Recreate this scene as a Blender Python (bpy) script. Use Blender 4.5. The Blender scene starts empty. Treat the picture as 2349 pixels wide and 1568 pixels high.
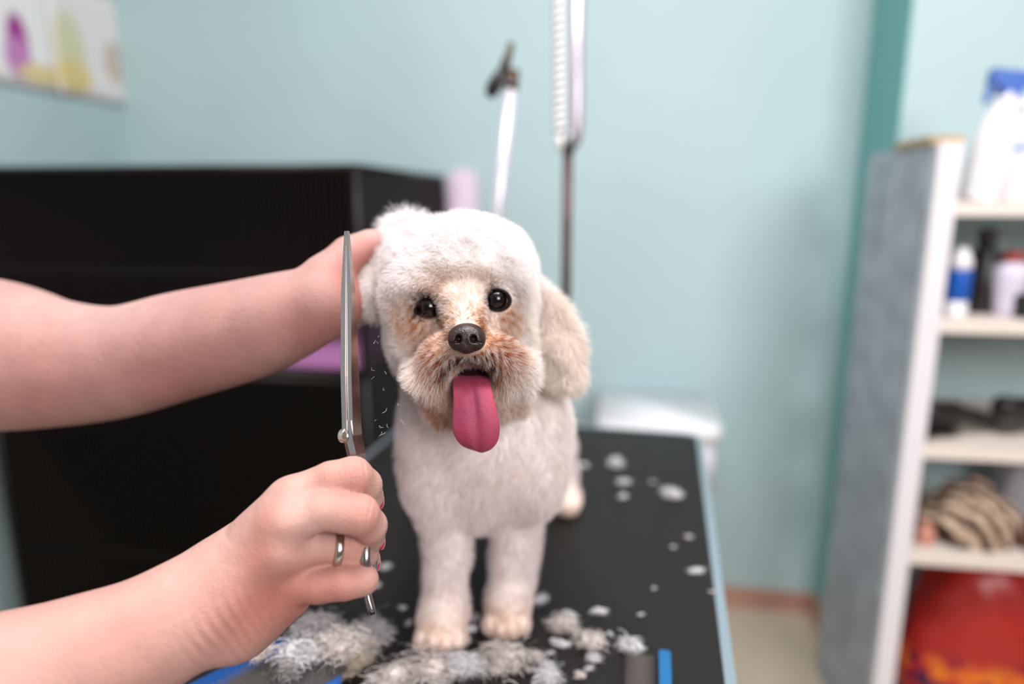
import bpy, bmesh, math, random
import numpy as np
from mathutils import Vector, Matrix

random.seed(7)
rng = np.random.default_rng(11)
SC = bpy.context.scene
COL = SC.collection
R = math.radians

# ------------------------------------------------------------------ camera
FPX = 1570.0                      # focal length in pixels of the 2349 x 1568 frame
PITCH = R(11.8)
TZ = 0.80                         # grooming table height
CZ = TZ + 0.374
cam_d = bpy.data.cameras.new('camera')
cam = bpy.data.objects.new('camera', cam_d)
COL.objects.link(cam)
cam.location = (0, 0, CZ)
cam.rotation_euler = (R(90) - PITCH, 0, 0)
cam_d.sensor_width = 36.0
cam_d.lens = FPX / 2349.0 * 36.0
cam_d.clip_start = 0.01
cam_d.dof.use_dof = True
cam_d.dof.focus_distance = 0.420
cam_d.dof.aperture_fstop = 1.9
cam_d.dof.aperture_blades = 0
SC.camera = cam

# ------------------------------------------------------------------ world, lights, exposure
world = bpy.data.worlds.new('world')
SC.world = world
world.use_nodes = True
world.node_tree.nodes['Background'].inputs[0].default_value = (0.95, 0.97, 1.0, 1)
world.node_tree.nodes['Background'].inputs[1].default_value = 0.3
SC.view_settings.view_transform = 'Standard'
SC.view_settings.look = 'None'
SC.view_settings.exposure = 0.08
SC.view_settings.gamma = 1.0
SC.view_settings.use_curve_mapping = False


def area_light(name, loc, target, sx, sy, power, color):
    d = bpy.data.lights.new(name, 'AREA')
    d.shape = 'RECTANGLE'
    d.size, d.size_y = sx, sy
    d.energy = power
    d.color = color
    o = bpy.data.objects.new(name, d)
    COL.objects.link(o)
    o.location = loc
    o.rotation_euler = (Vector(target) - Vector(loc)).to_track_quat('-Z', 'Y').to_euler()
    return o


area_light('window_light', (1.0, -1.65, 2.0), (0.0, 0.9, 0.95), 1.15, 0.95, 54, (1.0, 0.965, 0.985))
area_light('ceiling_light', (0.05, 0.35, 2.55), (0.05, 0.45, 0), 1.1, 0.5, 38, (1.0, 0.955, 0.96))

# ------------------------------------------------------------------ projection helpers
CAMP = np.array([0, 0, CZ])
RT = np.array([1.0, 0, 0])
FW = np.array([0, math.cos(PITCH), -math.sin(PITCH)])
UP = np.array([0, math.sin(PITCH), math.cos(PITCH)])


def ray(px, py):
    return FW + (px - 1174.5) / FPX * RT - (py - 784.0) / FPX * UP


def P(px, py, d):                      # point at depth d (metres along the lens axis)
    return CAMP + d * ray(px, py)


def on_plane(px, py, n, c):            # point where the sight line meets n.x = c
    r = ray(px, py)
    n = np.asarray(n, float)
    return CAMP + r * ((c - n @ CAMP) / (n @ r))


def on_z(px, py, z):
    return on_plane(px, py, (0, 0, 1), z)


def on_y(px, py, y):
    return on_plane(px, py, (0, 1, 0), y)


YAW = R(8.8)                           # the room is turned a little against the lens axis
E1 = np.array([math.cos(YAW), -math.sin(YAW), 0])
E2 = np.array([math.sin(YAW), math.cos(YAW), 0])
EZ = np.array([0, 0, 1.0])


def W(u, v, z):
    return E1 * u + E2 * v + EZ * z


def on_v(px, py, v):                   # (u, z) where the sight line meets the plane v
    p = on_plane(px, py, E2, v)
    return p @ E1, p[2]


def on_u(px, py, u):
    p = on_plane(px, py, E1, u)
    return p @ E2, p[2]


ROOM_ROT = Matrix.Rotation(-YAW, 4, 'Z')

# ------------------------------------------------------------------ materials
def lin(c):
    out = []
    for v in c:
        v = v / 255.0
        out.append(v / 12.92 if v <= 0.04045 else ((v + 0.055) / 1.055) ** 2.4)
    return tuple(out)


MATS = {}


def mat(name, rgb, rough=0.6, metal=0.0, spec=0.5, vary=0.0, scale=20.0, bump=0.0, bscale=80.0, rgb2=None,
        sss=0.0, coat=0.0, trans=0.0, alpha=1.0, aniso=0.0):
    if name in MATS:
        return MATS[name]
    m = bpy.data.materials.new(name)
    m.use_nodes = True
    nt = m.node_tree
    b = nt.nodes['Principled BSDF']
    c = lin(rgb)
    b.inputs['Base Color'].default_value = (*c, 1)
    b.inputs['Roughness'].default_value = rough
    b.inputs['Metallic'].default_value = metal
    b.inputs['Specular IOR Level'].default_value = spec
    if coat:
        b.inputs['Coat Weight'].default_value = coat
        b.inputs['Coat Roughness'].default_value = 0.08
    if trans:
        b.inputs['Transmission Weight'].default_value = trans
    if sss:
        b.inputs['Subsurface Weight'].default_value = sss
        b.inputs['Subsurface Radius'].default_value = (0.010, 0.004, 0.002)
        b.inputs['Subsurface Scale'].default_value = 0.6
    tc = nt.nodes.new('ShaderNodeTexCoord')
    if vary > 0 or rgb2 is not None:
        nz = nt.nodes.new('ShaderNodeTexNoise')
        nz.inputs['Scale'].default_value = scale
        nz.inputs['Detail'].default_value = 4
        nt.links.new(tc.outputs['Object'], nz.inputs['Vector'])
        rp = nt.nodes.new('ShaderNodeValToRGB')
        c2 = lin(rgb2) if rgb2 is not None else tuple(v * (1 - vary) for v in c)
        rp.color_ramp.elements[0].position = 0.35
        rp.color_ramp.elements[1].position = 0.65
        rp.color_ramp.elements[0].color = (*c2, 1)
        rp.color_ramp.elements[1].color = (*c, 1)
        nt.links.new(nz.outputs['Fac'], rp.inputs['Fac'])
        nt.links.new(rp.outputs['Color'], b.inputs['Base Color'])
    if bump > 0:
        nb = nt.nodes.new('ShaderNodeTexNoise')
        nb.inputs['Scale'].default_value = bscale
        nb.inputs['Detail'].default_value = 5
        nt.links.new(tc.outputs['Object'], nb.inputs['Vector'])
        bp = nt.nodes.new('ShaderNodeBump')
        bp.inputs['Strength'].default_value = 1.0
        bp.inputs['Distance'].default_value = bump
        nt.links.new(nb.outputs['Fac'], bp.inputs['Height'])
        nt.links.new(bp.outputs['Normal'], b.inputs['Normal'])
    MATS[name] = m
    return m


def attr_mat(name, attr, rough=0.6, spec=0.4, sss=0.0, bump=0.0, bscale=100.0, vary=0.0, scale=30, coat=0.0, hair=False, bump2=0.0):
    """material whose base colour is the colour attribute `attr` of the mesh or strands"""
    m = bpy.data.materials.new(name)
    m.use_nodes = True
    nt = m.node_tree
    b = nt.nodes['Principled BSDF']
    at = nt.nodes.new('ShaderNodeAttribute')
    at.attribute_name = attr
    col = at.outputs['Color']
    tc = nt.nodes.new('ShaderNodeTexCoord')
    if vary > 0:
        nz = nt.nodes.new('ShaderNodeTexNoise')
        nz.inputs['Scale'].default_value = scale
        nz.inputs['Detail'].default_value = 3
        nt.links.new(tc.outputs['Object'], nz.inputs['Vector'])
        mr = nt.nodes.new('ShaderNodeMapRange')
        mr.inputs['From Min'].default_value = 0.3
        mr.inputs['From Max'].default_value = 0.7
        mr.inputs['To Min'].default_value = 1 - vary
        mr.inputs['To Max'].default_value = 1 + vary * 0.4
        nt.links.new(nz.outputs['Fac'], mr.inputs['Value'])
        mx = nt.nodes.new('ShaderNodeVectorMath')
        mx.operation = 'SCALE'
        nt.links.new(col, mx.inputs[0])
        nt.links.new(mr.outputs[0], mx.inputs['Scale'])
        col = mx.outputs[0]
    if hair:
        df = nt.nodes.new('ShaderNodeBsdfDiffuse')
        tr = nt.nodes.new('ShaderNodeBsdfTranslucent')
        mix = nt.nodes.new('ShaderNodeMixShader')
        mix.inputs[0].default_value = 0.35
        nt.links.new(col, df.inputs['Color'])
        nt.links.new(col, tr.inputs['Color'])
        nt.links.new(df.outputs[0], mix.inputs[1])
        nt.links.new(tr.outputs[0], mix.inputs[2])
        out = nt.nodes['Material Output']
        nt.links.new(mix.outputs[0], out.inputs['Surface'])
        nt.nodes.remove(b)
        MATS[name] = m
        return m
    nt.links.new(col, b.inputs['Base Color'])
    b.inputs['Roughness'].default_value = rough
    b.inputs['Specular IOR Level'].default_value = spec
    if coat:
        b.inputs['Coat Weight'].default_value = coat
        b.inputs['Coat Roughness'].default_value = 0.15
    if sss:
        b.inputs['Subsurface Weight'].default_value = sss
        b.inputs['Subsurface Radius'].default_value = (0.010, 0.004, 0.002)
        b.inputs['Subsurface Scale'].default_value = 0.6
    prev = None
    for dist, sc_ in ((bump, bscale), (bump2, bscale * 0.2)):
        if dist <= 0:
            continue
        nb = nt.nodes.new('ShaderNodeTexVoronoi' if dist == bump else 'ShaderNodeTexNoise')
        nb.inputs['Scale'].default_value = sc_
        nt.links.new(tc.outputs['Object'], nb.inputs['Vector'])
        bp = nt.nodes.new('ShaderNodeBump')
        bp.inputs['Strength'].default_value = 1.0
        bp.inputs['Distance'].default_value = dist
        nt.links.new(nb.outputs[0], bp.inputs['Height'])
        if prev is not None:
            nt.links.new(prev, bp.inputs['Normal'])
        prev = bp.outputs['Normal']
        nt.links.new(prev, b.inputs['Normal'])
    MATS[name] = m
    return m


# ------------------------------------------------------------------ mesh helpers
def tag(o, label=None, cat=None, group=None, kind=None):
    if label:
        o['label'] = label
    if cat:
        o['category'] = cat
    if group:
        o['group'] = group
    if kind:
        o['kind'] = kind
    return o


def empty(name, loc=(0, 0, 0), rot=None):
    o = bpy.data.objects.new(name, None)
    o.empty_display_size = 0.02
    COL.objects.link(o)
    o.location = loc
    if rot is not None:
        o.rotation_euler = rot
    return o


def link(name, me, m, parent=None, smooth=False):
    o = bpy.data.objects.new(name, me)
    COL.objects.link(o)
    if m is not None and len(me.materials) == 0:
        me.materials.append(m)
    if parent is not None:
        o.parent = parent
    if smooth:
        me.polygons.foreach_set('use_smooth', np.ones(len(me.polygons), bool))
    return o


def obj(name, bm, m, parent=None, smooth=False, bevel=0.0, seg=2):
    if bevel > 0:
        es = [e for e in bm.edges if len(e.link_faces) == 2 and e.calc_face_angle(0) > 0.6]
        bmesh.ops.bevel(bm, geom=es, offset=bevel, segments=seg, affect='EDGES', clamp_overlap=True)
    bmesh.ops.recalc_face_normals(bm, faces=bm.faces)
    me = bpy.data.meshes.new(name)
    bm.to_mesh(me)
    bm.free()
    return link(name, me, m, parent, smooth)


def box(bm, lo, hi, frame=None):
    vs = []
    for z in (lo[2], hi[2]):
        for y in (lo[1], hi[1]):
            for x in (lo[0], hi[0]):
                p = Vector((x, y, z))
                vs.append(bm.verts.new(frame @ p if frame is not None else p))
    for f in ((0, 1, 3, 2), (4, 6, 7, 5), (0, 4, 5, 1), (2, 3, 7, 6), (0, 2, 6, 4), (1, 5, 7, 3)):
        bm.faces.new([vs[i] for i in f])


def frame_of(a, b):
    a, b = Vector(a), Vector(b)
    z = (b - a).normalized()
    x = z.orthogonal().normalized()
    y = z.cross(x)
    return x, y, z


def tube(bm, pts, rad, n=8, caps=True):
    """tube through pts; rad is a number or one per point"""
    pts = [Vector(p) for p in pts]
    if not hasattr(rad, '__len__'):
        rad = [rad] * len(pts)
    x = None
    rings = []
    for i, p in enumerate(pts):
        a = pts[max(0, i - 1)]
        b = pts[min(len(pts) - 1, i + 1)]
        z = (b - a).normalized()
        if x is None:
            x = z.orthogonal().normalized()
        x = (x - z * x.dot(z)).normalized()
        y = z.cross(x)
        rings.append([bm.verts.new(p + (x * math.cos(2 * math.pi * k / n) + y * math.sin(2 * math.pi * k / n)) * rad[i])
                      for k in range(n)])
    for r0, r1 in zip(rings, rings[1:]):
        for k in range(n):
            bm.faces.new((r0[k], r0[(k + 1) % n], r1[(k + 1) % n], r1[k]))
    if caps:
        bm.faces.new(rings[0][::-1])
        bm.faces.new(rings[-1])


def lathe(bm, prof, n=24, frame=None):
    """solid of revolution, prof = [(r, z), ...] about local z"""
    rings = []
    for r, z in prof:
        ring = []
        for k in range(n):
            a = 2 * math.pi * k / n
            p = Vector((r * math.cos(a), r * math.sin(a), z))
            ring.append(bm.verts.new(frame @ p if frame is not None else p))
        rings.append(ring)
    for r0, r1 in zip(rings, rings[1:]):
        for k in range(n):
            bm.faces.new((r0[k], r0[(k + 1) % n], r1[(k + 1) % n], r1[k]))
    bm.faces.new(rings[0][::-1])
    bm.faces.new(rings[-1])


# ------------------------------------------------------------------ distance fields -> smooth continuous surfaces
class Field:
    def __init__(self, lo, hi, h):
        self.lo = np.asarray(lo, float)
        self.h = h
        self.rs = 1.0
        self.n = np.ceil((np.asarray(hi, float) - self.lo) / h).astype(int) + 1
        self.F = np.full(self.n, 1.0, np.float32)

    def _sub(self, lo, hi):
        a = np.clip(np.floor((np.asarray(lo) - self.lo) / self.h).astype(int), 0, self.n)
        b = np.clip(np.ceil((np.asarray(hi) - self.lo) / self.h).astype(int) + 1, 0, self.n)
        ax = [(self.lo[i] + self.h * np.arange(a[i], b[i])).astype(np.float32) for i in range(3)]
        X, Y, Z = np.meshgrid(*ax, indexing='ij')
        return tuple(slice(a[i], b[i]) for i in range(3)), X, Y, Z

    def _blend(self, s, d, k, mode):
        a = self.F[s]
        if a.size == 0:
            return
        if mode == 'add':
            hh = np.maximum(k - np.abs(a - d), 0) / max(k, 1e-6)
            self.F[s] = np.minimum(a, d) - hh * hh * k * 0.25
        else:
            d = -d
            hh = np.maximum(k - np.abs(a - d), 0) / max(k, 1e-6)
            self.F[s] = np.maximum(a, d) + hh * hh * k * 0.25

    def cap(self, a, b, ra, rb, k=0.004, mode='add', flat=None, ff=1.0):
        """tapered capsule; with flat (a direction) squashed by the factor ff along it"""
        a, b = np.asarray(a, float), np.asarray(b, float)
        ra, rb, k = ra * self.rs, rb * self.rs, k * self.rs
        m = max(ra, rb) + k + 3 * self.h
        s, X, Y, Z = self._sub(np.minimum(a, b) - m, np.maximum(a, b) + m)
        if X.size == 0:
            return
        ab = b - a
        t = ((X - a[0]) * ab[0] + (Y - a[1]) * ab[1] + (Z - a[2]) * ab[2]) / max(ab @ ab, 1e-12)
        t = np.clip(t, 0, 1)
        dx, dy, dz = X - a[0] - t * ab[0], Y - a[1] - t * ab[1], Z - a[2] - t * ab[2]
        if flat is not None:
            n = np.asarray(flat, float)
            n = n / np.linalg.norm(n)
            q = (dx * n[0] + dy * n[1] + dz * n[2]) * (1.0 / ff - 1.0)
            dx, dy, dz = dx + q * n[0], dy + q * n[1], dz + q * n[2]
        d = np.sqrt(dx * dx + dy * dy + dz * dz) - (ra + (rb - ra) * t)
        self._blend(s, d, k, mode)

    def chain(self, pts, k=0.004, flat=None, ff=1.0):
        for (a, ra), (b, rb) in zip(pts, pts[1:]):
            self.cap(a, b, ra, rb, k, 'add', flat, ff)

    def ell(self, c, r, axes=None, k=0.01, mode='add'):
        c, r = np.asarray(c, float), np.asarray(r, float)
        m = r.max() + k + 3 * self.h
        s, X, Y, Z = self._sub(c - m, c + m)
        if X.size == 0:
            return
        X, Y, Z = X - c[0], Y - c[1], Z - c[2]
        if axes is None:
            q = (X, Y, Z)
        else:
            q = [X * A[0] + Y * A[1] + Z * A[2] for A in axes]
        k0 = np.sqrt(sum((q[i] / r[i]) ** 2 for i in range(3)))
        k1 = np.sqrt(sum((q[i] / r[i] ** 2) ** 2 for i in range(3))) + 1e-6
        self._blend(s, k0 * (k0 - 1.0) / k1, k, mode)

    def mesh(self, smooth=2):
        """surface nets: verts, quads"""
        F, n = self.F, self.n
        S = F < 0
        acc = np.zeros((n[0] - 1, n[1] - 1, n[2] - 1), np.int8)
        cells = [S[i:n[0] - 1 + i, j:n[1] - 1 + j, k:n[2] - 1 + k] for i in (0, 1) for j in (0, 1) for k in (0, 1)]
        for c in cells:
            acc += c
        act = (acc > 0) & (acc < 8)
        idx = np.argwhere(act)
        ids = np.full(act.shape, -1, np.int32)
        ids[act] = np.arange(len(idx))
        pos = np.zeros((len(idx), 3))
        cnt = np.zeros(len(idx))
        corners = [(i, j, k) for i in (0, 1) for j in (0, 1) for k in (0, 1)]
        for ca in corners:
            for ax in range(3):
                if ca[ax]:
                    continue
                cb = list(ca)
                cb[ax] = 1
                fa = F[idx[:, 0] + ca[0], idx[:, 1] + ca[1], idx[:, 2] + ca[2]]
                fb = F[idx[:, 0] + cb[0], idx[:, 1] + cb[1], idx[:, 2] + cb[2]]
                x = (fa < 0) != (fb < 0)
                t = np.where(x, fa / np.where(x, fa - fb, 1), 0)
                p = np.tile(np.array(ca, float), (len(idx), 1))
                p[:, ax] += t
                pos += np.where(x[:, None], p, 0)
                cnt += x
        V = self.lo + self.h * (idx + pos / cnt[:, None])
        quads = []
        for ax in range(3):
            o1, o2 = (ax + 1) % 3, (ax + 2) % 3
            sl = [slice(None)] * 3
            sl[ax] = slice(0, n[ax] - 1)
            A = S[tuple(sl)]
            sl[ax] = slice(1, n[ax])
            B = S[tuple(sl)]
            e = np.argwhere(A != B)
            ok = (e[:, o1] > 0) & (e[:, o2] > 0) & (e[:, o1] < n[o1] - 1) & (e[:, o2] < n[o2] - 1)
            e = e[ok]
            flip = ~A[e[:, 0], e[:, 1], e[:, 2]]
            q = []
            for d1, d2 in ((1, 1), (0, 1), (0, 0), (1, 0)):
                c = e.copy()
                c[:, o1] -= d1
                c[:, o2] -= d2
                q.append(ids[c[:, 0], c[:, 1], c[:, 2]])
            q = np.stack(q, 1)
            q[flip] = q[flip][:, ::-1]
            quads.append(q)
        Q = np.concatenate(quads)
        Q = Q[(Q >= 0).all(1)]
        for _ in range(smooth):
            s = np.zeros_like(V)
            c = np.zeros(len(V))
            for a, b in ((0, 1), (1, 2), (2, 3), (3, 0)):
                for i, j in ((a, b), (b, a)):
                    for dim in range(3):
                        s[:, dim] += np.bincount(Q[:, i], V[Q[:, j], dim], len(V))
                    c += np.bincount(Q[:, i], minlength=len(V))
            V = V * 0.4 + 0.6 * s / np.maximum(c, 1)[:, None]
        return V, Q


def spline(pts, n=5):
    """finer, smoothly curved chain through (point, radius) pairs"""
    A = np.array([[*p, r] for p, r in pts])
    A = np.vstack([2 * A[0] - A[1], A, 2 * A[-1] - A[-2]])
    out = []
    for i in range(1, len(A) - 2):
        for t in np.arange(n) / n:
            p0, p1, p2, p3 = A[i - 1:i + 3]
            out.append(0.5 * (2 * p1 + (p2 - p0) * t + (2 * p0 - 5 * p1 + 4 * p2 - p3) * t * t + (3 * p1 - p0 - 3 * p2 + p3) * t ** 3))
    out.append(A[-2])
    return [(q[:3], q[3]) for q in out]


def normals_of(V, Q):
    fn = np.cross(V[Q[:, 2]] - V[Q[:, 0]], V[Q[:, 3]] - V[Q[:, 1]])
    N = np.zeros_like(V)
    for i in range(4):
        for dim in range(3):
            N[:, dim] += np.bincount(Q[:, i], fn[:, dim], len(V))
    return N / (np.linalg.norm(N, axis=1)[:, None] + 1e-12)


def np_mesh(name, V, Q, color=None):
    me = bpy.data.meshes.new(name)
    me.vertices.add(len(V))
    me.vertices.foreach_set('co', np.asarray(V, np.float32).ravel())
    k = Q.shape[1]
    me.loops.add(Q.size)
    me.loops.foreach_set('vertex_index', Q.astype(np.int32).ravel())
    me.polygons.add(len(Q))
    me.polygons.foreach_set('loop_start', np.arange(0, Q.size, k, dtype=np.int32))
    me.polygons.foreach_set('use_smooth', np.ones(len(Q), bool))
    me.update(calc_edges=True)
    me.validate()
    if color is not None:
        at = me.attributes.new('tint', 'FLOAT_COLOR', 'POINT')
        c4 = np.ones((len(V), 4), np.float32)
        c4[:, :3] = color
        at.data.foreach_set('color', c4.ravel())
    return me


def wob(pts, freq, seed, n=6):
    """smooth pseudo random vector field, about -1..1"""
    g = np.random.default_rng(seed)
    out = np.zeros((len(pts), 3))
    for _ in range(n):
        k = g.normal(size=(3, 3)) * freq
        ph = g.uniform(0, 6.28, 3)
        out += np.sin(pts @ k.T + ph)
    return out / math.sqrt(n)


def gauss(pts, c, s):
    return np.exp(-((pts - np.asarray(c)) ** 2).sum(1) / (2 * s * s))


def mixc(a, b, w):
    return a + (np.asarray(b) - a) * np.clip(w, 0, 1)[:, None]

# ================================================================== THE SETTING
VB = 1.903                                   # back wall
UC = 0.596                                   # left face of the wall projection on the right
VP_ = 1.66                                   # front of that projection
UL = on_v(285, 300, VB)[0]                   # left wall
H = 2.6
M_wall = mat('teal_wall_paint', (180, 205, 208), rough=0.55, vary=0.05, scale=2.5, bump=0.0004, bscale=60)
M_floor = mat('beige_floor', (196, 180, 160), rough=0.45, vary=0.12, scale=6)
M_skirt = mat('reddish_wood_skirting', (190, 146, 128), rough=0.5, vary=0.15, scale=12)
M_ceiling = mat('white_ceiling_paint', (232, 234, 232), rough=0.8, vary=0.03, scale=3)


def room_box(name, u0, v0, z0, u1, v1, z1, m, parent=None, bevel=0.0, smooth=False):
    bm = bmesh.new()
    box(bm, (u0, v0, z0), (u1, v1, z1), ROOM_ROT)
    return obj(name, bm, m, parent, smooth, bevel)


tag(room_box('floor', UL - 0.1, -2.0, -0.1, 2.4, VB + 0.1, 0.0, M_floor), 'plain beige floor of the grooming room', kind='structure')
tag(room_box('wall_back', UL - 0.1, VB, 0, UC + 0.02, VB + 0.1, H, M_wall), 'pale teal painted back wall', kind='structure')
tag(room_box('wall_left', UL - 0.1, -2.0, 0, UL, VB, H, M_wall), 'pale teal painted side wall behind the crates', kind='structure')
tag(room_box('wall_right', UC, VP_, 0, 2.4, VB + 0.1, H, M_wall), 'teal wall projection behind the shelf unit', kind='structure')
tag(room_box('ceiling', UL - 0.1, -2.0, H, 2.4, VB + 0.1, H + 0.1, M_ceiling), 'plain white ceiling', kind='structure')
tag(room_box('baseboard_back', UL + 0.012, VB - 0.012, 0, UC - 0.012, VB, 0.06, M_skirt, bevel=0.002), kind='structure')
tag(room_box('baseboard_right', UC - 0.012, VP_ - 0.012, 0, UC, VB, 0.06, M_skirt, bevel=0.002), kind='structure')
tag(room_box('baseboard_front', UC, VP_ - 0.012, 0, 2.4, VP_, 0.06, M_skirt, bevel=0.002), kind='structure')
tag(room_box('baseboard_left', UL, -2.0, 0, UL + 0.012, VB, 0.06, M_skirt, bevel=0.002), kind='structure')

M_far = mat('taupe_wall_paint', (138, 128, 122), rough=0.8, vary=0.03, scale=3)
tag(room_box('wall_front', UL - 0.1, -2.1, 0, 2.5, -2.0, H, M_far), 'taupe wall behind the photographer', kind='structure')
tag(room_box('wall_side', 2.4, -2.0, 0, 2.5, VB + 0.1, H, M_far), 'taupe wall beyond the shelf unit', kind='structure')
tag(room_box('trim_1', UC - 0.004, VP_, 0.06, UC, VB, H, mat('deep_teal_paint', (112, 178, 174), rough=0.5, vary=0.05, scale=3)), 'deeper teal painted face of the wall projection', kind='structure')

# ================================================================== GROOMING TABLE
R0, R1 = on_z(1612, 1003, TZ), on_z(1690, 1568, TZ)
L0 = on_z(846, 1036, TZ)
ty = (R0 - R1) / np.linalg.norm(R0 - R1)            # away from the lens, along the table
tx = np.array([ty[1], -ty[0], 0])
T_W = (R0 - L0) @ tx
far = max(R0 @ ty, on_z(1340, 975, TZ) @ ty)
T_L = 0.95
T_FRAME = Matrix(((tx[0], ty[0], 0, 0), (tx[1], ty[1], 0, 0), (0, 0, 1, 0), (0, 0, 0, 1)))
u1t = R0 @ tx
T_C = tx * (u1t - T_W / 2) + ty * (far - T_L / 2)
T_MAT = Matrix.Translation(Vector((T_C[0], T_C[1], 0))) @ T_FRAME
table = empty('grooming_table')
table.matrix_world = T_MAT
tag(table, 'black rubber topped grooming table with a grey metal edge, under the white dog', 'table')
M_rubber = mat('black_rubber', (24, 20, 17), rough=0.55, spec=0.35, vary=0.25, scale=40, bump=0.0006, bscale=900)
M_alu = mat('grey_aluminium_edge', (176, 190, 200), rough=0.35, metal=0.7)
M_steel = mat('grey_steel', (120, 124, 128), rough=0.4, metal=0.9)


def rrect(w, l, r, n=6):
    out = []
    for cx, cy, a0 in ((w / 2 - r, l / 2 - r, 0), (-w / 2 + r, l / 2 - r, 90), (-w / 2 + r, -l / 2 + r, 180), (w / 2 - r, -l / 2 + r, 270)):
        for k in range(n + 1):
            a = R(a0 + 90 * k / n)
            out.append((cx + r * math.cos(a), cy + r * math.sin(a)))
    return out


def slab(bm, outline, z0, z1):
    lo = [bm.verts.new((x, y, z0)) for x, y in outline]
    hi = [bm.verts.new((x, y, z1)) for x, y in outline]
    n = len(lo)
    for k in range(n):
        bm.faces.new((lo[k], lo[(k + 1) % n], hi[(k + 1) % n], hi[k]))
    bm.faces.new(lo[::-1])
    bm.faces.new(hi)


bm = bmesh.new()
slab(bm, rrect(T_W - 0.018, T_L - 0.018, 0.02), TZ - 0.004, TZ)
obj('rubber_mat', bm, M_rubber, table)
bm = bmesh.new()
slab(bm, rrect(T_W - 0.02, T_L - 0.02, 0.02), TZ - 0.03, TZ - 0.004)
obj('table_top', bm, mat('dark_board', (40, 36, 33), rough=0.6), table)
bm = bmesh.new()
oi, oo = rrect(T_W - 0.018, T_L - 0.018, 0.02), rrect(T_W, T_L, 0.028)
rings = [[bm.verts.new((x, y, z)) for x, y in o] for o, z in ((oi, TZ - 0.034), (oo, TZ - 0.034), (oo, TZ - 0.003), (oo, TZ), (oi, TZ + 0.0005))]
for a, b in zip(rings, rings[1:] + rings[:1]):
    for k in range(len(a)):
        bm.faces.new((a[k], a[(k + 1) % len(a)], b[(k + 1) % len(a)], b[k]))
obj('metal_edging', bm, M_alu, table)
for sx in (-1, 1):
    for sy in (-1, 1):
        bm = bmesh.new()
        tube(bm, [(sx * (T_W / 2 - 0.05), sy * (T_L / 2 - 0.1), TZ - 0.03), (sx * (T_W / 2 - 0.03), sy * (T_L / 2 - 0.05), 0.0)], 0.014, 10)
        obj('leg', bm, M_steel, table, True)

# ------------------------------------------------------------------ grooming post with white coil, clamped behind the dog
post_b = on_z(1294, 990, TZ)
dpt = (post_b - CAMP) @ FW
PY_ = post_b[1]
post = empty('grooming_post', tuple(post_b))
tag(post, 'chrome grooming arm post with a dark lower rod rising behind the dog', 'grooming arm')
M_chrome = mat('chrome', (196, 186, 198), rough=0.36, metal=0.7)
M_darkrod = mat('dark_brown_rod', (32, 24, 20), rough=0.4, metal=0.1, rgb2=(84, 44, 38), scale=18)
M_white = mat('white_plastic', (232, 230, 230), rough=0.4)
M_black = mat('black_plastic', (26, 23, 22), rough=0.4)


def wl(o_, pts):                                 # world points to a parent's local space
    inv = o_.matrix_world.inverted()
    return [inv @ Vector(p) for p in pts]


bpy.context.view_layer.update()
bm = bmesh.new()
tube(bm, wl(post, [on_y(1294, 1000, PY_), on_y(1303, 330, PY_)]), 0.0075, 14)
obj('lower_rod', bm, M_darkrod, post, True)
bm = bmesh.new()
tube(bm, wl(post, [on_y(1316, 335, PY_), on_y(1322, 300, PY_), on_y(1327, -260, PY_)]), [0.0085, 0.0105, 0.0105], 16)
obj('upper_sleeve', bm, M_chrome, post, True)
bm = bmesh.new()
tube(bm, wl(post, [on_y(1304, 350, PY_), on_y(1309, 300, PY_)]), 0.010, 14)
obj('collar', bm, M_steel, post, True)
bm = bmesh.new()
lathe(bm, [(0.016, -0.03), (0.018, -0.025), (0.018, 0.012), (0.012, 0.02)], 16, Matrix.Translation(wl(post, [on_y(1294, 985, PY_)])[0]))
obj('clamp', bm, M_black, post, True)
# white coil cord hanging beside the sleeve
coil = empty('coil_cord', tuple(on_y(1284, 310, PY_)))
tag(coil, 'white beaded plastic cord hanging beside the chrome post', 'cord')
bpy.context.view_layer.update()
bm = bmesh.new()
A, B = Vector(on_y(1284, 308, PY_ - 0.005)), Vector(on_y(1280, -260, PY_ - 0.005))
pts = []
for k in range(420):
    t = k / 419
    a = t * 2 * math.pi * 30
    pts.append(A.lerp(B, t) + Vector((math.cos(a), math.sin(a), 0)) * 0.0062)
tube(bm, wl(coil, pts), 0.0042, 6)
obj('coil', bm, M_white, coil, True)
bm = bmesh.new()
tube(bm, wl(coil, [A, A - Vector((-.002, 0, 0.025))]), [0.006, 0.004], 8)
obj('cord_end', bm, M_white, coil, True)

# ------------------------------------------------------------------ leaning silver arm with black clamp head
arm_b = on_z(1082, 992, TZ)
AY = arm_b[1]
arm = empty('holder_arm', tuple(arm_b))
tag(arm, 'silver leaning holder arm topped by a black tilted clamp', 'holder arm')
bpy.context.view_layer.update()
M_silver = mat('satin_silver', (214, 210, 220), rough=0.32, metal=0.35)
bm = bmesh.new()
tube(bm, wl(arm, [on_y(1082, 1005, AY), on_y(1140, 495, AY), on_y(1174, 185, AY)]), 0.0098, 16)
obj('arm_tube', bm, M_silver, arm, True)
bm = bmesh.new()
tube(bm, wl(arm, [on_y(1172, 205, AY), on_y(1178, 160, AY)]), [0.0105, 0.009], 14)
obj('collar', bm, mat('dark_bronze', (84, 66, 44), rough=0.35, metal=0.8), arm, True)
bm = bmesh.new()
tube(bm, wl(arm, [on_y(1122, 222, AY - .01), on_y(1131, 203, AY - .01), on_y(1146, 178, AY - .01), on_y(1158, 152, AY - .01)]), [0.006, 0.0115, 0.0105, 0.006], 14)
obj('clamp_knob', bm, M_black, arm, True)
bm = bmesh.new()
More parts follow.
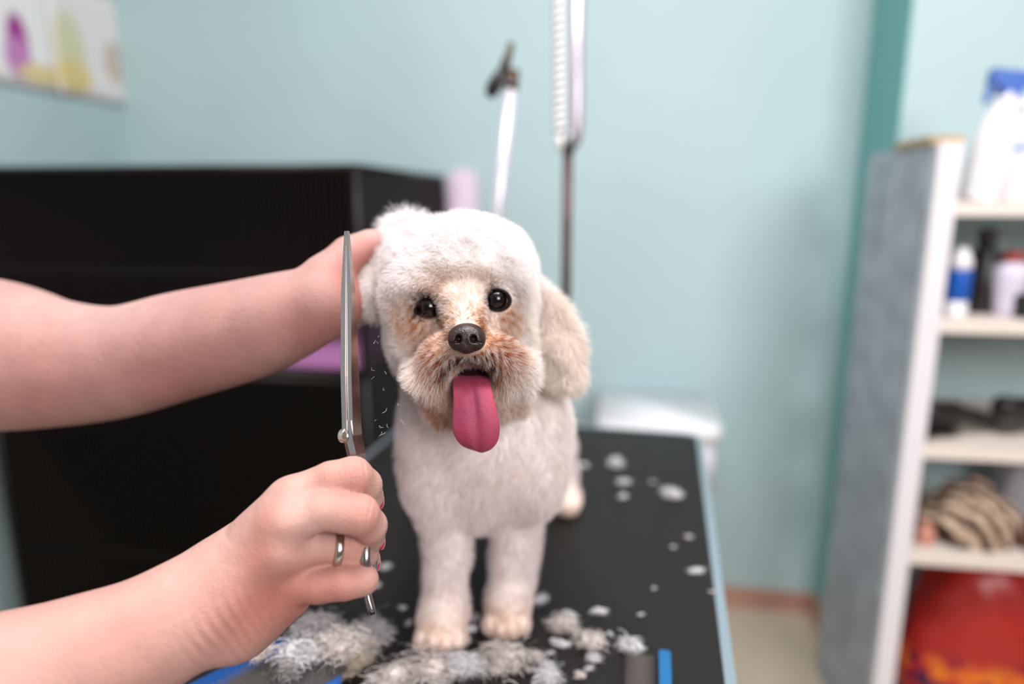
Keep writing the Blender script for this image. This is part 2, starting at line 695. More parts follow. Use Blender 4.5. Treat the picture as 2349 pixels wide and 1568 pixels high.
tube(bm, wl(arm, [on_y(1148, 178, AY - .01), on_y(1164, 135, AY - .01), on_y(1174, 98, AY - .01)]), [0.0085, 0.0065, 0.0045], 12)
obj('clamp_lever', bm, mat('dark_olive_metal', (74, 66, 48), rough=0.4, metal=0.5), arm, True)

# ================================================================== STACKED WIRE CRATES
VF, UR = 1.228, on_v(815, 375, 1.228)[0]
ULC = on_v(34, 1235, VF)[0]
Z_TOP = on_v(815, 377, VF)[1]
Z_MID = on_v(825, 862, VF)[1]
VBK = on_u(1013, 405, UR)[0]
VBK = min(VBK, VB - 0.03)
M_wire = mat('black_wire', (26, 20, 16), rough=0.45, metal=0.3)
M_cover = mat('black_cover_fabric', (30, 21, 15), rough=0.9, spec=0.1)
M_tray = mat('orchid_plastic_tray', (222, 148, 216), rough=0.4)


def wire_grid(name, parent, org, a, b, na, nb, r):
    """na wires running along b spread over a, nb wires along a spread over b: one welded panel"""
    bm = bmesh.new()
    org, a, b = Vector(org), Vector(a), Vector(b)
    for k in range(na):
        o = org + a * (k / (na - 1))
        tube(bm, [o, o + b], r, 4)
    for k in range(nb):
        o = org + b * (k / (nb - 1))
        tube(bm, [o, o + a], r * 1.3, 4)
    return tag(obj(name, bm, M_wire, parent), kind='stuff')


def crate(z0, z1, label, tray_h, back_top):
    c = empty('wire_crate', tuple(W(UR, VF, z0)), (0, 0, -YAW))
    tag(c, label, 'crate', 'stacked wire dog crates')
    w, d, h = UR - ULC, VBK - VF, z1 - z0
    wire_grid('front_wire_panel', c, (-w, 0, 0), (w, 0, 0), (0, 0, h), 62, 3, 0.0019)
    wire_grid('side_wire_panel', c, (0, 0, 0), (0, d, 0), (0, 0, h), 56, 3, 0.0019)
    wire_grid('side_wire_panel', c, (-w, 0, 0), (0, d, 0), (0, 0, h), 56, 3, 0.0019)
    for x in (-w, 0):
        for y in (0, d):
            bm = bmesh.new()
            tube(bm, [(x, y, 0), (x, y, h)], 0.0075, 8)
            obj('corner_post', bm, M_wire, c, True)
    for z in (0.004, h - 0.004):
        for p, q in (((-w, 0), (0, 0)), ((0, 0), (0, d)), ((0, d), (-w, d)), ((-w, d), (-w, 0))):
            bm = bmesh.new()
            tube(bm, [(*p, z), (*q, z)], 0.006, 6)
            obj('frame_rail', bm, M_wire, c, True)
    bm = bmesh.new()
    box(bm, (-w, 0.004, h - 0.004), (0, d, h + 0.002))
    obj('roof_panel', bm, M_cover, c)
    bm = bmesh.new()
    box(bm, (-w, d - 0.006, 0.01), (0, d, h))
    obj('back_cover', bm, M_cover, c)
    bm = bmesh.new()
    box(bm, (-w + .004, 0.01, 0.01), (-w + 0.01, d, h))
    obj('side_cover', bm, M_cover, c)
    if tray_h:
        bm = bmesh.new()
        e = 0.004
        vs = [(-w + e, e), (-e, e), (-e, d - e), (-w + e, d - e)]
        lo = [bm.verts.new((x, y, 0.012)) for x, y in vs]
        hi = [bm.verts.new((x * 1.0, y, tray_h)) for x, y in vs]
        li = [bm.verts.new((x + (0.006 if x < -w / 2 else -0.006), y + (0.006 if y < d / 2 else -0.006), tray_h)) for x, y in vs]
        bi = [bm.verts.new((x + (0.006 if x < -w / 2 else -0.006), y + (0.006 if y < d / 2 else -0.006), 0.018)) for x, y in vs]
        for A_, B_ in ((lo, hi), (hi, li), (li, bi)):
            for k in range(4):
                bm.faces.new((A_[k], A_[(k + 1) % 4], B_[(k + 1) % 4], B_[k]))
        bm.faces.new(lo[::-1])
        bm.faces.new(bi)
        obj('floor_tray', bm, M_tray, c)
    else:
        bm = bmesh.new()
        box(bm, (-w + .012, .012, .008), (-.012, d - .012, .03))
        obj('floor_tray', bm, M_black, c)
    return c


crate(Z_MID, Z_TOP, 'black wire dog crate on top, with an orchid pink floor tray', 0.055, True)
crate(0.0, Z_MID - 0.008, 'black wire dog crate standing on the floor under the pink-trayed one', 0, True)

# lilac padded board leaning on the back wall beside the crate
u_, z_ = on_v(1058, 388, VB - 0.04)
lb = empty('padded_board', tuple(W(u_, VB - 0.05, 0)), (0, 0, -YAW))
tag(lb, 'pale lilac padded board leaning on the wall behind the crate', 'board')
bm = bmesh.new()
slab(bm, [(x, y + z_ / 2) for x, y in rrect(0.085, z_, 0.035)], -0.012, 0.012)
o = obj('board_pad', bm, mat('pale_lilac_fabric', (226, 206, 226), rough=0.8), lb, True, 0.006, 2)
o.rotation_euler = (R(89), 0, 0)
bm = bmesh.new()
slab(bm, [(x, y + z_ / 2) for x, y in rrect(0.06, z_ - 0.06, 0.02)], 0.012, 0.016)
o = obj('board_backing', bm, mat('lilac_board', (190, 170, 196), rough=0.6), lb)
o.rotation_euler = (R(89), 0, 0)
o.location = (0, 0.026, 0)

# ------------------------------------------------------------------ white wall-hung unit behind the table
u0, zt = on_v(1385, 893, VB - 0.01)
zt = zt
vn = 1.32
u1 = on_v(1655, 1010, vn)[0]
M_gloss = mat('white_matt_plastic', (244, 244, 248), rough=0.6)
zt2 = on_z(1500, 893, 0)
zu = on_plane(1640, 930, E2, 1.6)[2]
wu = empty('wall_unit', tuple(W(0, 0, 0)), (0, 0, -YAW))
tag(wu, 'white plastic unit with rounded corners on the wall behind the black table', 'cabinet')
ZU = on_v(1510, 893, VB)[1]
# near edge follows from the top height
near_v = (on_z(1640, 985, ZU) @ E2)
uR = on_z(1648, 960, ZU) @ E1
uL = on_z(1372, 930, ZU) @ E1
bm = bmesh.new()
slab(bm, [(x + (uL + uR) / 2, y + (VB + near_v) / 2) for x, y in rrect(uR - uL, VB - near_v, 0.03)], ZU - 0.03, ZU)
obj('unit_top', bm, M_gloss, wu, True, 0.006, 2)
bm = bmesh.new()
zb_ = on_plane(1686, 1140, E1, uR + 0.0)[2]
slab(bm, [(x + (uL + uR) / 2, y + (VB + near_v) / 2 + .006) for x, y in rrect(uR - uL - 0.016, VB - near_v - 0.014, 0.03)], ZU - 0.17, ZU - 0.03)
obj('unit_body', bm, mat('white_satin_plastic', (222, 220, 226), rough=0.45), wu, True, 0.02, 3)

# ------------------------------------------------------------------ two printed leaflets on the left wall
def print_mat(name, spots, base):
    m = bpy.data.materials.new(name)
    m.use_nodes = True
    nt = m.node_tree
    b = nt.nodes['Principled BSDF']
    b.inputs['Roughness'].default_value = 0.6
    tc = nt.nodes.new('ShaderNodeTexCoord')
    col = None
    for (cx, cy, sx, sy, rgb) in spots:
        mp = nt.nodes.new('ShaderNodeMapping')
        mp.vector_type = 'POINT'
        mp.inputs['Location'].default_value = (-cx / sx, -cy / sy, 0)
        mp.inputs['Scale'].default_value = (1 / sx, 1 / sy, 0)
        nt.links.new(tc.outputs['Object'], mp.inputs['Vector'])
        gr = nt.nodes.new('ShaderNodeTexGradient')
        gr.gradient_type = 'SPHERICAL'
        nt.links.new(mp.outputs[0], gr.inputs[0])
        mr = nt.nodes.new('ShaderNodeMapRange')
        mr.inputs['From Max'].default_value = 0.35
        nt.links.new(gr.outputs['Fac'], mr.inputs['Value'])
        mx = nt.nodes.new('ShaderNodeMix')
        mx.data_type = 'RGBA'
        if col is None:
            mx.inputs['A'].default_value = (*lin(base), 1)
        else:
            nt.links.new(col, mx.inputs['A'])
        mx.inputs['B'].default_value = (*lin(rgb), 1)
        nt.links.new(mr.outputs[0], mx.inputs['Factor'])
        col = mx.outputs['Result']
    nt.links.new(col, b.inputs['Base Color'])
    return m


def leaflet(pxs, label, m, tilt, curl):
    """paper hung on the left wall between the sight lines of its corners; local x along the wall (towards the back), y up"""
    v0, z0 = on_u(pxs[0], pxs[1], UL + 0.004)
    v1, z1 = on_u(pxs[2], pxs[3], UL + 0.004)
    w, h = v1 - v0, z1 - z0
    bm = bmesh.new()
    nx, ny = 8, 8
    g = []
    for s in (0, 0.0012):
        rows = []
        for j in range(ny + 1):
            rows.append([bm.verts.new((w * (i / nx - .5), h * (j / ny - .5), s + curl * ((i / nx - .5) ** 2 * 4 + 0.3 * (1 - j / ny)))) for i in range(nx + 1)])
        g.append(rows)
    for s in (0, 1):
        for j in range(ny):
            for i in range(nx):
                q = (g[s][j][i], g[s][j][i + 1], g[s][j + 1][i + 1], g[s][j + 1][i])
                bm.faces.new(q if s else q[::-1])
    for j in range(ny):
        for i in (0, nx):
            bm.faces.new((g[0][j][i], g[0][j + 1][i], g[1][j + 1][i], g[1][j][i]))
    for i in range(nx):
        for j in (0, ny):
            bm.faces.new((g[0][j][i], g[0][j][i + 1], g[1][j][i + 1], g[1][j][i]))
    o = obj('leaflet', bm, m, None, True)
    c = W(UL + 0.004, (v0 + v1) / 2, (z0 + z1) / 2)
    X, Y, Z = Vector(E2), Vector(EZ), Vector(E1)
    o.matrix_world = Matrix(((X.x, Y.x, Z.x, c[0]), (X.y, Y.y, Z.y, c[1]), (X.z, Y.z, Z.z, c[2]), (0, 0, 0, 1))) @ Matrix.Rotation(tilt, 4, 'Z')
    tag(o, label, 'leaflet', 'leaflets on the side wall')
    return o


leaflet((-140, 165, 112, -45), 'white leaflet with a magenta print on the left wall', 
        print_mat('magenta_print', [(0.045, -0.03, 0.036, 0.075, (158, 40, 138)), (0.04, -0.07, 0.045, 0.06, (196, 130, 190)), (0.11, -0.1, 0.09, 0.03, (224, 206, 150))], (236, 236, 236)), 0.0, 0.004)
leaflet((128, 214, 270, 8), 'cream leaflet with a yellow band nearer the wall corner',
        print_mat('yellow_print', [(-0.075, -0.03, 0.07, 0.12, (216, 214, 178)), (-0.07, -0.09, 0.08, 0.05, (226, 204, 138)), (0.09, -0.03, 0.05, 0.07, (206, 190, 176))], (236, 230, 230)), 0.0, 0.006)

# ================================================================== SHELF UNIT
VSF, VSB = 1.30, VP_ - 0.016
US = on_v(2158, 330, VSF)[0]                        # outer face of the near side panel
USR = US + 0.80
ZS = on_v(2172, 325, VSF)[1]
shelf = empty('shelf_unit', tuple(W(US, VSF, 0)), (0, 0, -YAW))
tag(shelf, 'open white shelf unit with a grey mottled side panel by the teal corner', 'shelf')
M_side = mat('grey_mottled_panel', (180, 188, 196), rough=0.5, rgb2=(152, 158, 168), scale=14)
M_shelfw = mat('white_shelf_board', (226, 222, 226), rough=0.45)
M_board = mat('cream_shelf_edge', (226, 216, 206), rough=0.5)
SD = VSB - VSF
bm = bmesh.new()
box(bm, (0, 0.02, 0), (0.018, SD, ZS))
obj('side_panel', bm, M_side, shelf, bevel=0.001)
bm = bmesh.new()
box(bm, (0.80 - 0.018, 0.02, 0), (0.80, SD, ZS))
obj('side_panel', bm, M_side, shelf, bevel=0.001)
for x in (0, 0.76):
    bm = bmesh.new()
    box(bm, (x, 0, 0), (x + 0.036, 0.02, ZS))
    obj('front_post', bm, M_shelfw, shelf, bevel=0.002)
BZ = []
for py in (462, 735, 1030, 1280):
    z = on_v(2260, py, VSF)[1]
    BZ.append(z)
    bm = bmesh.new()
    box(bm, (0.018, 0.003, z - 0.024), (0.782, SD - 0.002, z))
    obj('shelf_board', bm, M_board, shelf, bevel=0.001)
bm = bmesh.new()
box(bm, (0.018, 0.003, 0.06), (0.782, SD - 0.002, 0.084))
obj('shelf_board', bm, M_board, shelf, bevel=0.001)
BZ.append(0.084)
# thin wooden strip lying on top of the side panel
zt_ = ZS
bm = bmesh.new()
box(bm, (-0.005, 0.0, 0.0), (0.05, 0.16, 0.012))
ws = obj('wooden_strip', bm, mat('honey_wood', (196, 160, 96), rough=0.5, vary=0.3, scale=30), None, bevel=0.002)
ws.location = tuple(W(US, VSF + 0.03, ZS))
ws.rotation_euler = (0, 0, -YAW)
tag(ws, 'short honey coloured wooden strip on top of the shelf side panel', 'wood strip')


def base_at(px, level, dv):
    """foot point on shelf board `level`, dv behind the front, at the sight column px"""
    z = BZ[level]
    v = VSF + dv
    # iterate: column px at height z
    u = on_v(px, 700, v)[0]
    for _ in range(4):
        q = W(u, v, z)
        d = q - CAMP
        x = 1174.5 + FPX * (d @ RT) / (d @ FW)
        u += (px - x) / FPX * (d @ FW)
    return W(u, v, z)


def lathe_obj(name, prof, m, parent, n=24, frame=None):
    bm = bmesh.new()
    lathe(bm, prof, n, frame)
    return obj(name, bm, m, parent, True)


M_blue = mat('blue_plastic', (20, 86, 176), rough=0.35)
M_wht = mat('white_bottle_plastic', (236, 234, 238), rough=0.35)
M_red = mat('dull_red_plastic', (160, 66, 56), rough=0.5)

# spray bottle with blue trigger head
b = empty('spray_bottle', tuple(base_at(2240, 0, 0.07)), (0, R(8), -YAW))
tag(b, 'white spray bottle with a blue trigger head on the highest board', 'bottle')
lathe_obj('bottle_body', [(0.030, 0), (0.032, 0.006), (0.032, 0.10), (0.026, 0.14), (0.014, 0.165), (0.013, 0.18)], M_wht, b)
bm = bmesh.new()
box(bm, (-0.016, -0.013, 0.182), (0.018, 0.013, 0.197))
box(bm, (-0.034, -0.012, 0.197), (0.028, 0.012, 0.222))
hd = obj('trigger_head', bm, M_blue, b, bevel=0.004)
bm = bmesh.new()
box(bm, (-0.034, -0.005, 0.165), (-0.026, 0.005, 0.2))
obj('trigger', bm, M_blue, hd, bevel=0.002)
bm = bmesh.new()
tube(bm, [(0, 0, 0.16), (0, 0, 0.186)], 0.014, 16)
obj('neck_ring', bm, M_wht, b, True)

b = empty('canister', tuple(base_at(2350, 0, 0.06)))
tag(b, 'white canister with a thin blue band beside the spray bottle', 'canister')
lathe_obj('can_body', [(0.040, 0), (0.042, 0.005), (0.042, 0.135), (0.038, 0.15)], M_wht, b)
lathe_obj('lid', [(0.041, 0.15), (0.042, 0.155), (0.040, 0.172), (0.02, 0.176)], M_wht, b)
lathe_obj('blue_band', [(0.0424, 0.085), (0.0428, 0.086), (0.0428, 0.096), (0.0424, 0.097)], mat('pale_blue_print', (150, 180, 216), rough=0.4), b)

b = empty('squeeze_tube', tuple(base_at(2188, 1, 0.05)))
tag(b, 'white and blue squeeze tube standing on its cap next to the shelf post', 'tube')
lathe_obj('cap', [(0.019, 0), (0.02, 0.004), (0.019, 0.03)], M_wht, b)
lathe_obj('blue_label', [(0.0195, 0.028), (0.021, 0.032), (0.021, 0.082), (0.020, 0.086)], M_blue, b)
lathe_obj('tube_body', [(0.020, 0.084), (0.019, 0.10), (0.012, 0.118), (0.009, 0.124)], M_wht, b)

b = empty('shampoo_bottle', tuple(base_at(2242, 1, 0.10)))
tag(b, 'black shampoo bottle between the blue tube and the red capped jar', 'bottle')
lathe_obj('bottle_body', [(0.026, 0), (0.029, 0.005), (0.029, 0.10), (0.014, 0.122), (0.013, 0.13)], M_black, b)
lathe_obj('cap', [(0.015, 0.13), (0.016, 0.133), (0.014, 0.155), (0.006, 0.157)], M_black, b)

b = empty('jar', tuple(base_at(2305, 1, 0.07)))
tag(b, 'pale lilac jar with a dull red cap, right of the black bottle', 'jar')
lathe_obj('jar_body', [(0.018, 0), (0.022, 0.01), (0.030, 0.07), (0.030, 0.088), (0.018, 0.098)], mat('lilac_white_plastic', (214, 208, 226), rough=0.4), b)
lathe_obj('cap', [(0.018, 0.098), (0.019, 0.1), (0.017, 0.115), (0.008, 0.119)], M_red, b)

b = empty('low_tub', tuple(base_at(2362, 1, 0.05)))
tag(b, 'low black tub at the picture edge beside the red capped jar', 'tub')
lathe_obj('tub_body', [(0.026, 0), (0.03, 0.004), (0.031, 0.03)], M_black, b)
lathe_obj('lid', [(0.033, 0.03), (0.034, 0.033), (0.032, 0.042), (0.01, 0.044)], M_black, b)


def hair_brush(px, level, dv, rz, label, tilt):
    p = base_at(px, level, dv)
    b = empty('grooming_brush', tuple(p), (0, 0, rz))
    b.scale = (1.0, 1.2, 1.6)
    tag(b, label, 'brush', 'black brushes on the shelf')
    F = Field((-0.09, -0.03, 0), (0.11, 0.03, 0.06), 0.004)
    F.cap((-0.055, 0, 0.034), (0.0, 0, 0.028), 0.020, 0.018, 0.01, flat=(0, 0, 1), ff=0.7)
    F.cap((0.0, 0, 0.028), (0.09, 0, 0.014), 0.014, 0.010, 0.012)
    V, Q = F.mesh()
    link('handle', np_mesh('handle', V, Q), M_black, b)
    bm = bmesh.new()
    for i in range(9):
        for j in range(5):
            x, y = -0.066 + i * 0.009, -0.012 + j * 0.006
            tube(bm, [(x, y, 0.03), (x, y, 0.0)], 0.0012, 4)
    tag(obj('bristles', bm, M_black, b), kind='stuff')


hair_brush(2178, 2, 0.07, R(10), 'black grooming brush lying closest to the shelf post', 0.2)
hair_brush(2345, 2, 0.12, R(14), 'black grooming brush lying farther along the same board', 0.2)

# rumpled tiger striped fabric and pale towel on the lower board
def crumple(name, c, r, m, label, cat, seed, amp=0.25, rot=0.0):
    n = 40
    V = []
    g = np.random.default_rng(seed)
    for i in range(n + 1):
        th = math.pi * i / n
        for j in range(2 * n):
            ph = math.pi * j / n
            V.append((math.sin(th) * math.cos(ph), math.sin(th) * math.sin(ph), math.cos(th)))
    V = np.array(V)
    w = wob(V, 3.0, seed)[:, 0] * amp + wob(V, 7.0, seed + 1)[:, 0] * amp * 0.35
    V = V * (1 + w * 0.45)[:, None]
    V *= np.array(r)
    V[:, 2] = np.maximum(V[:, 2], -r[2] * 0.55) + r[2] * 0.55
    Q = []
    for i in range(n):
        for j in range(2 * n):
            a, b_ = i * 2 * n + j, i * 2 * n + (j + 1) % (2 * n)
            Q.append((a, b_, b_ + 2 * n, a + 2 * n))
    o = link(name, np_mesh(name, V, np.array(Q)), m)
    o.location = tuple(c)
    o.rotation_euler = (0, 0, -YAW + rot)
    return tag(o, label, cat)


def stripe_mat():
    m = bpy.data.materials.new('striped_plush')
    m.use_nodes = True
    nt = m.node_tree
    b = nt.nodes['Principled BSDF']
    b.inputs['Roughness'].default_value = 0.9
    tc = nt.nodes.new('ShaderNodeTexCoord')
    wv = nt.nodes.new('ShaderNodeTexWave')
    wv.bands_direction = 'DIAGONAL'
    wv.inputs['Scale'].default_value = 14
    wv.inputs['Distortion'].default_value = 6
    wv.inputs['Detail'].default_value = 3
    rp = nt.nodes.new('ShaderNodeValToRGB')
    rp.color_ramp.elements[0].color = (*lin((60, 44, 32)), 1)
    rp.color_ramp.elements[1].color = (*lin((206, 180, 156)), 1)
    rp.color_ramp.elements[0].position = 0.35
    rp.color_ramp.elements[1].position = 0.7
    nt.links.new(tc.outputs['Object'], wv.inputs['Vector'])
    nt.links.new(wv.outputs['Color'], rp.inputs['Fac'])
    nt.links.new(rp.outputs['Color'], b.inputs['Base Color'])
    return m


crumple('plush_toy', base_at(2215, 3, 0.088), (0.085, 0.07, 0.075), stripe_mat(), 'brown and cream striped plush heap above the red bag', 'plush', 3)
crumple('folded_towel', base_at(2350, 3, 0.245), (0.07, 0.06, 0.10), mat('pale_grey_towel', (206, 204, 214), rough=0.9, vary=0.2, scale=30, bump=0.002, bscale=200), 'pale grey rumpled towel beside the striped plush', 'towel', 9, 0.15)
crumple('small_cushion', base_at(2118, 3, 0.05), (0.018, 0.02, 0.028), mat('salmon_fabric', (200, 140, 120), rough=0.9), 'small salmon fabric ball against the shelf post', 'ball', 5, 0.1)
crumple('leather_pouch', base_at(2375, 3, 0.06), (0.05, 0.04, 0.036), mat('dark_brown_leather', (96, 66, 56), rough=0.5), 'dark brown rumpled pouch in front of the grey towel', 'pouch', 12, 0.2)


# red bag with printed bottom, in a white crate
def bag_mat():
    m = bpy.data.materials.new('red_bag_print')
    m.use_nodes = True
    nt = m.node_tree
    b = nt.nodes['Principled BSDF']
    b.inputs['Roughness'].default_value = 0.35
    tc = nt.nodes.new('ShaderNodeTexCoord')
    nz = nt.nodes.new('ShaderNodeTexNoise')
    nz.inputs['Scale'].default_value = 26
    nz.inputs['Detail'].default_value = 1
    rp = nt.nodes.new('ShaderNodeValToRGB')
    e = rp.color_ramp.elements
    e[0].position, e[0].color = 0.38, (*lin((52, 30, 60)), 1)
    e[1].position, e[1].color = 0.62, (*lin((222, 120, 20)), 1)
    k = e.new(0.5)
    k.color = (*lin((196, 36, 44)), 1)
    sp = nt.nodes.new('ShaderNodeSeparateXYZ')
    mr = nt.nodes.new('ShaderNodeMapRange')
    mr.inputs['From Min'].default_value = 0.185
    mr.inputs['From Max'].default_value = 0.145
    mx = nt.nodes.new('ShaderNodeMix')
    mx.data_type = 'RGBA'
    mx.inputs['A'].default_value = (*lin((164, 36, 30)), 1)
    nt.links.new(tc.outputs['Object'], nz.inputs['Vector'])
    nt.links.new(nz.outputs['Fac'], rp.inputs['Fac'])
    nt.links.new(tc.outputs['Object'], sp.inputs[0])
    nt.links.new(sp.outputs['Z'], mr.inputs['Value'])
    nt.links.new(mr.outputs[0], mx.inputs['Factor'])
    nt.links.new(rp.outputs['Color'], mx.inputs['B'])
    nt.links.new(mx.outputs['Result'], b.inputs['Base Color'])
    return m


zb = BZ[4]
hb = BZ[3] - 0.024 - zb
c = base_at(2215, 4, 0.13)
gap = BZ[3] - 0.03 - BZ[4]
crumple('red_bag', base_at(2222, 4, 0.135), (0.165, 0.1, gap / 1.6), bag_mat(), 'shiny red plastic bag with a dark orange print on the lowest board', 'bag', 21, 0.12)

# ================================================================== THE DOG
CAX = (RT, UP, FW)                                   # head pieces are shaped facing the lens
cm = 0.01
paw_l = on_z(1012, 1478, TZ)
paw_r = on_z(1162, 1442, TZ)
YL, YR = paw_l[1], paw_r[1]
hind_r = on_z(1298, 1174, TZ)
hind_l = on_z(1075, 1178, TZ) + np.array([-0.045, 0.02, 0])

D = Field((-0.16, 0.36, TZ), (0.115, 0.86, TZ + 0.40), 0.0025)
# torso, neck
chest = on_y(1108, 1010, 0.565)
rear = np.array([chest[0] - 0.004, 0.745, chest[2] - 0.012])
D.ell(chest, (5.9 * cm, 5.6 * cm, 7.8 * cm), None, 0.02)
D.cap(chest + np.array([0, 0.03, 0.0]), rear, 5.6 * cm, 4.7 * cm, 0.03)
D.cap(chest + np.array([0, -.01, 0.03]), P(1065, 800, 0.545), 6.0 * cm, 4.6 * cm, 0.03)
D.ell(on_y(996, 1045, 0.545), (2.6 * cm, 3.6 * cm, 6.0 * cm), None, 0.02)      # shoulders
D.ell(on_y(1234, 1030, 0.545), (2.55 * cm, 3.6 * cm, 6.0 * cm), None, 0.02)
# fore legs
for col_, Y, rads in (((1003, 1015, 1025, 1022, 1016, 1010), YL, (2.4, 2.0, 1.8, 1.7, 1.75, 1.8)), ((1195, 1187, 1180, 1176, 1170, 1163), YR, (2.4, 2.15, 1.95, 1.8, 1.7, 1.7))):
    rows = (1090, 1180, 1260, 1330, 1400, 1440) if Y == YL else (1080, 1170, 1250, 1320, 1380, 1415)
    pts = []
    for px, py, r in zip(col_, rows, rads):
        pts.append((on_y(px, py, Y + 0.028), r * cm))
    D.cap(pts[0][0], pts[1][0], pts[0][1], pts[1][1], 0.018)
    D.chain(spline(pts, 4), 0.004)
for p, s in ((paw_l, 1.0), (paw_r, 0.92)):
    D.ell(p + np.array([0, 0.014, 0.018]), (2.05 * cm * s, 2.6 * cm, 1.7 * cm), None, 0.008)
    for k in (-1.2, -0.4, 0.4, 1.2):
        D.ell(p + np.array([k * 0.0125 * s, -0.013 + abs(k) * 0.006, 0.010]), (0.62 * cm, 1.15 * cm, 0.9 * cm), None, 0.002)
# hind legs
for p, s in ((hind_r, 1), (hind_l, -1)):
    D.chain([(rear + np.array([s * 0.030, -0.01, -0.025]), 3.6 * cm), (p + np.array([-s * 0.016, -0.005, 0.085]), 2.1 * cm), (p + np.array([-s * .004, 0.018, 0.05]), 1.5 * cm), (p + np.array([0, 0.005, 0.02]), 1.5 * cm)], 0.015)
    D.ell(p + np.array([0, 0.0, 0.015]), (1.8 * cm, 2.5 * cm, 1.5 * cm), None, 0.008)
# tail stub
D.chain([(rear + np.array([0, 0.05, 0.04]), 1.8 * cm), (rear + np.array([0.0, 0.075, 0.085]), 1.6 * cm)], 0.015)
# skull and hair-cut volume
D.ell(P(1054, 616, 0.512), (4.35 * cm, 3.2 * cm, 4.7 * cm), CAX, 0.02)
D.ell(P(1112, 602, 0.510), (2.5 * cm, 2.3 * cm, 4.1 * cm), CAX, 0.02)
D.ell(P(980, 610, 0.510), (2.3 * cm, 2.3 * cm, 4.1 * cm), CAX, 0.02)
D.ell(P(966, 725, 0.515), (1.9 * cm, 3.9 * cm, 4.0 * cm), CAX, 0.02)
D.ell(P(1146, 720, 0.515), (1.85 * cm, 4.1 * cm, 4.0 * cm), CAX, 0.02)
D.ell(P(1062, 785, 0.515), (3.9 * cm, 3.3 * cm, 4.2 * cm), CAX, 0.02)
D.ell(P(1060, 700, 0.500), (4.0 * cm, 3.0 * cm, 4.4 * cm), CAX, 0.02)
# brow
D.ell(P(985, 648, 0.474), (2.1 * cm, 1.3 * cm, 1.5 * cm), CAX, 0.015)
D.ell(P(1130, 628, 0.474), (2.0 * cm, 1.2 * cm, 1.5 * cm), CAX, 0.015)
# muzzle with bridge, whisker pads
D.cap(P(1066, 700, 0.458), P(1068, 765, 0.440), 1.25 * cm, 1.0 * cm, 0.012)
D.ell(P(1068, 805, 0.456), (2.2 * cm, 1.25 * cm, 2.2 * cm), CAX, 0.01)
D.ell(P(1012, 825, 0.458), (1.45 * cm, 1.6 * cm, 1.5 * cm), CAX, 0.01)
D.ell(P(1135, 820, 0.458), (1.5 * cm, 1.6 * cm, 1.5 * cm), CAX, 0.01)
D.ell(P(985, 855, 0.468), (1.3 * cm, 1.3 * cm, 1.5 * cm), CAX, 0.01)
D.ell(P(1172, 848, 0.468), (1.4 * cm, 1.3 * cm, 1.5 * cm), CAX, 0.01)
# lower jaw
D.ell(P(1088, 910, 0.476), (2.3 * cm, 1.6 * cm, 1.9 * cm), CAX, 0.012)
D.ell(P(1020, 925, 0.488), (1.2 * cm, 1.3 * cm, 1.3 * cm), CAX, 0.012)
D.ell(P(1165, 905, 0.488), (1.2 * cm, 1.3 * cm, 1.3 * cm), CAX, 0.012)
# ears
D.chain([(P(1226, 678, 0.530), 1.1 * cm), (P(1256, 725, 0.530), 1.2 * cm), (P(1276, 795, 0.528), 1.35 * cm), (P(1282, 838, 0.526), 1.2 * cm)], 0.012, flat=(0.2, 1, 0), ff=0.75)
D.ell(P(1308, 856, 0.526), (0.8 * cm, 0.6 * cm, 0.8 * cm), CAX, 0.01)
D.chain([(P(935, 530, 0.535), 1.2 * cm), (P(910, 512, 0.535), 0.65 * cm)], 0.012)
D.chain([(P(915, 530, 0.535), 1.0 * cm), (P(874, 620, 0.520), 0.75 * cm), (P(854, 672, 0.508), 0.7 * cm), (P(862, 708, .508), .55 * cm)], 0.01, flat=(0.2, 1, 0), ff=0.75)
# mouth and eye sockets
EYE_R, EYE_L = P(1139, 687, 0.4620), P(984, 704, 0.4630)
D.ell(P(1081, 862, 0.446), (1.75 * cm, 1.15 * cm, 2.4 * cm), CAX, 0.004, 'cut')
for e in (EYE_R, EYE_L):
    D.ell(e - FW * 0.004, (0.72 * cm, 0.62 * cm, 0.9 * cm), CAX, 0.004, 'cut')
V, Q = D.mesh(2)
N = normals_of(V, Q)

# coat colours ------------------------------------------------------
C_white = np.array(lin((251, 248, 248)))
C_cream = np.array(lin((246, 232, 218)))
C_tan = np.array(lin((212, 166, 128)))
C_rust = np.array(lin((178, 116, 58)))
C_dark = np.array(lin((52, 34, 27)))
C_pink = np.array(lin((242, 214, 204)))


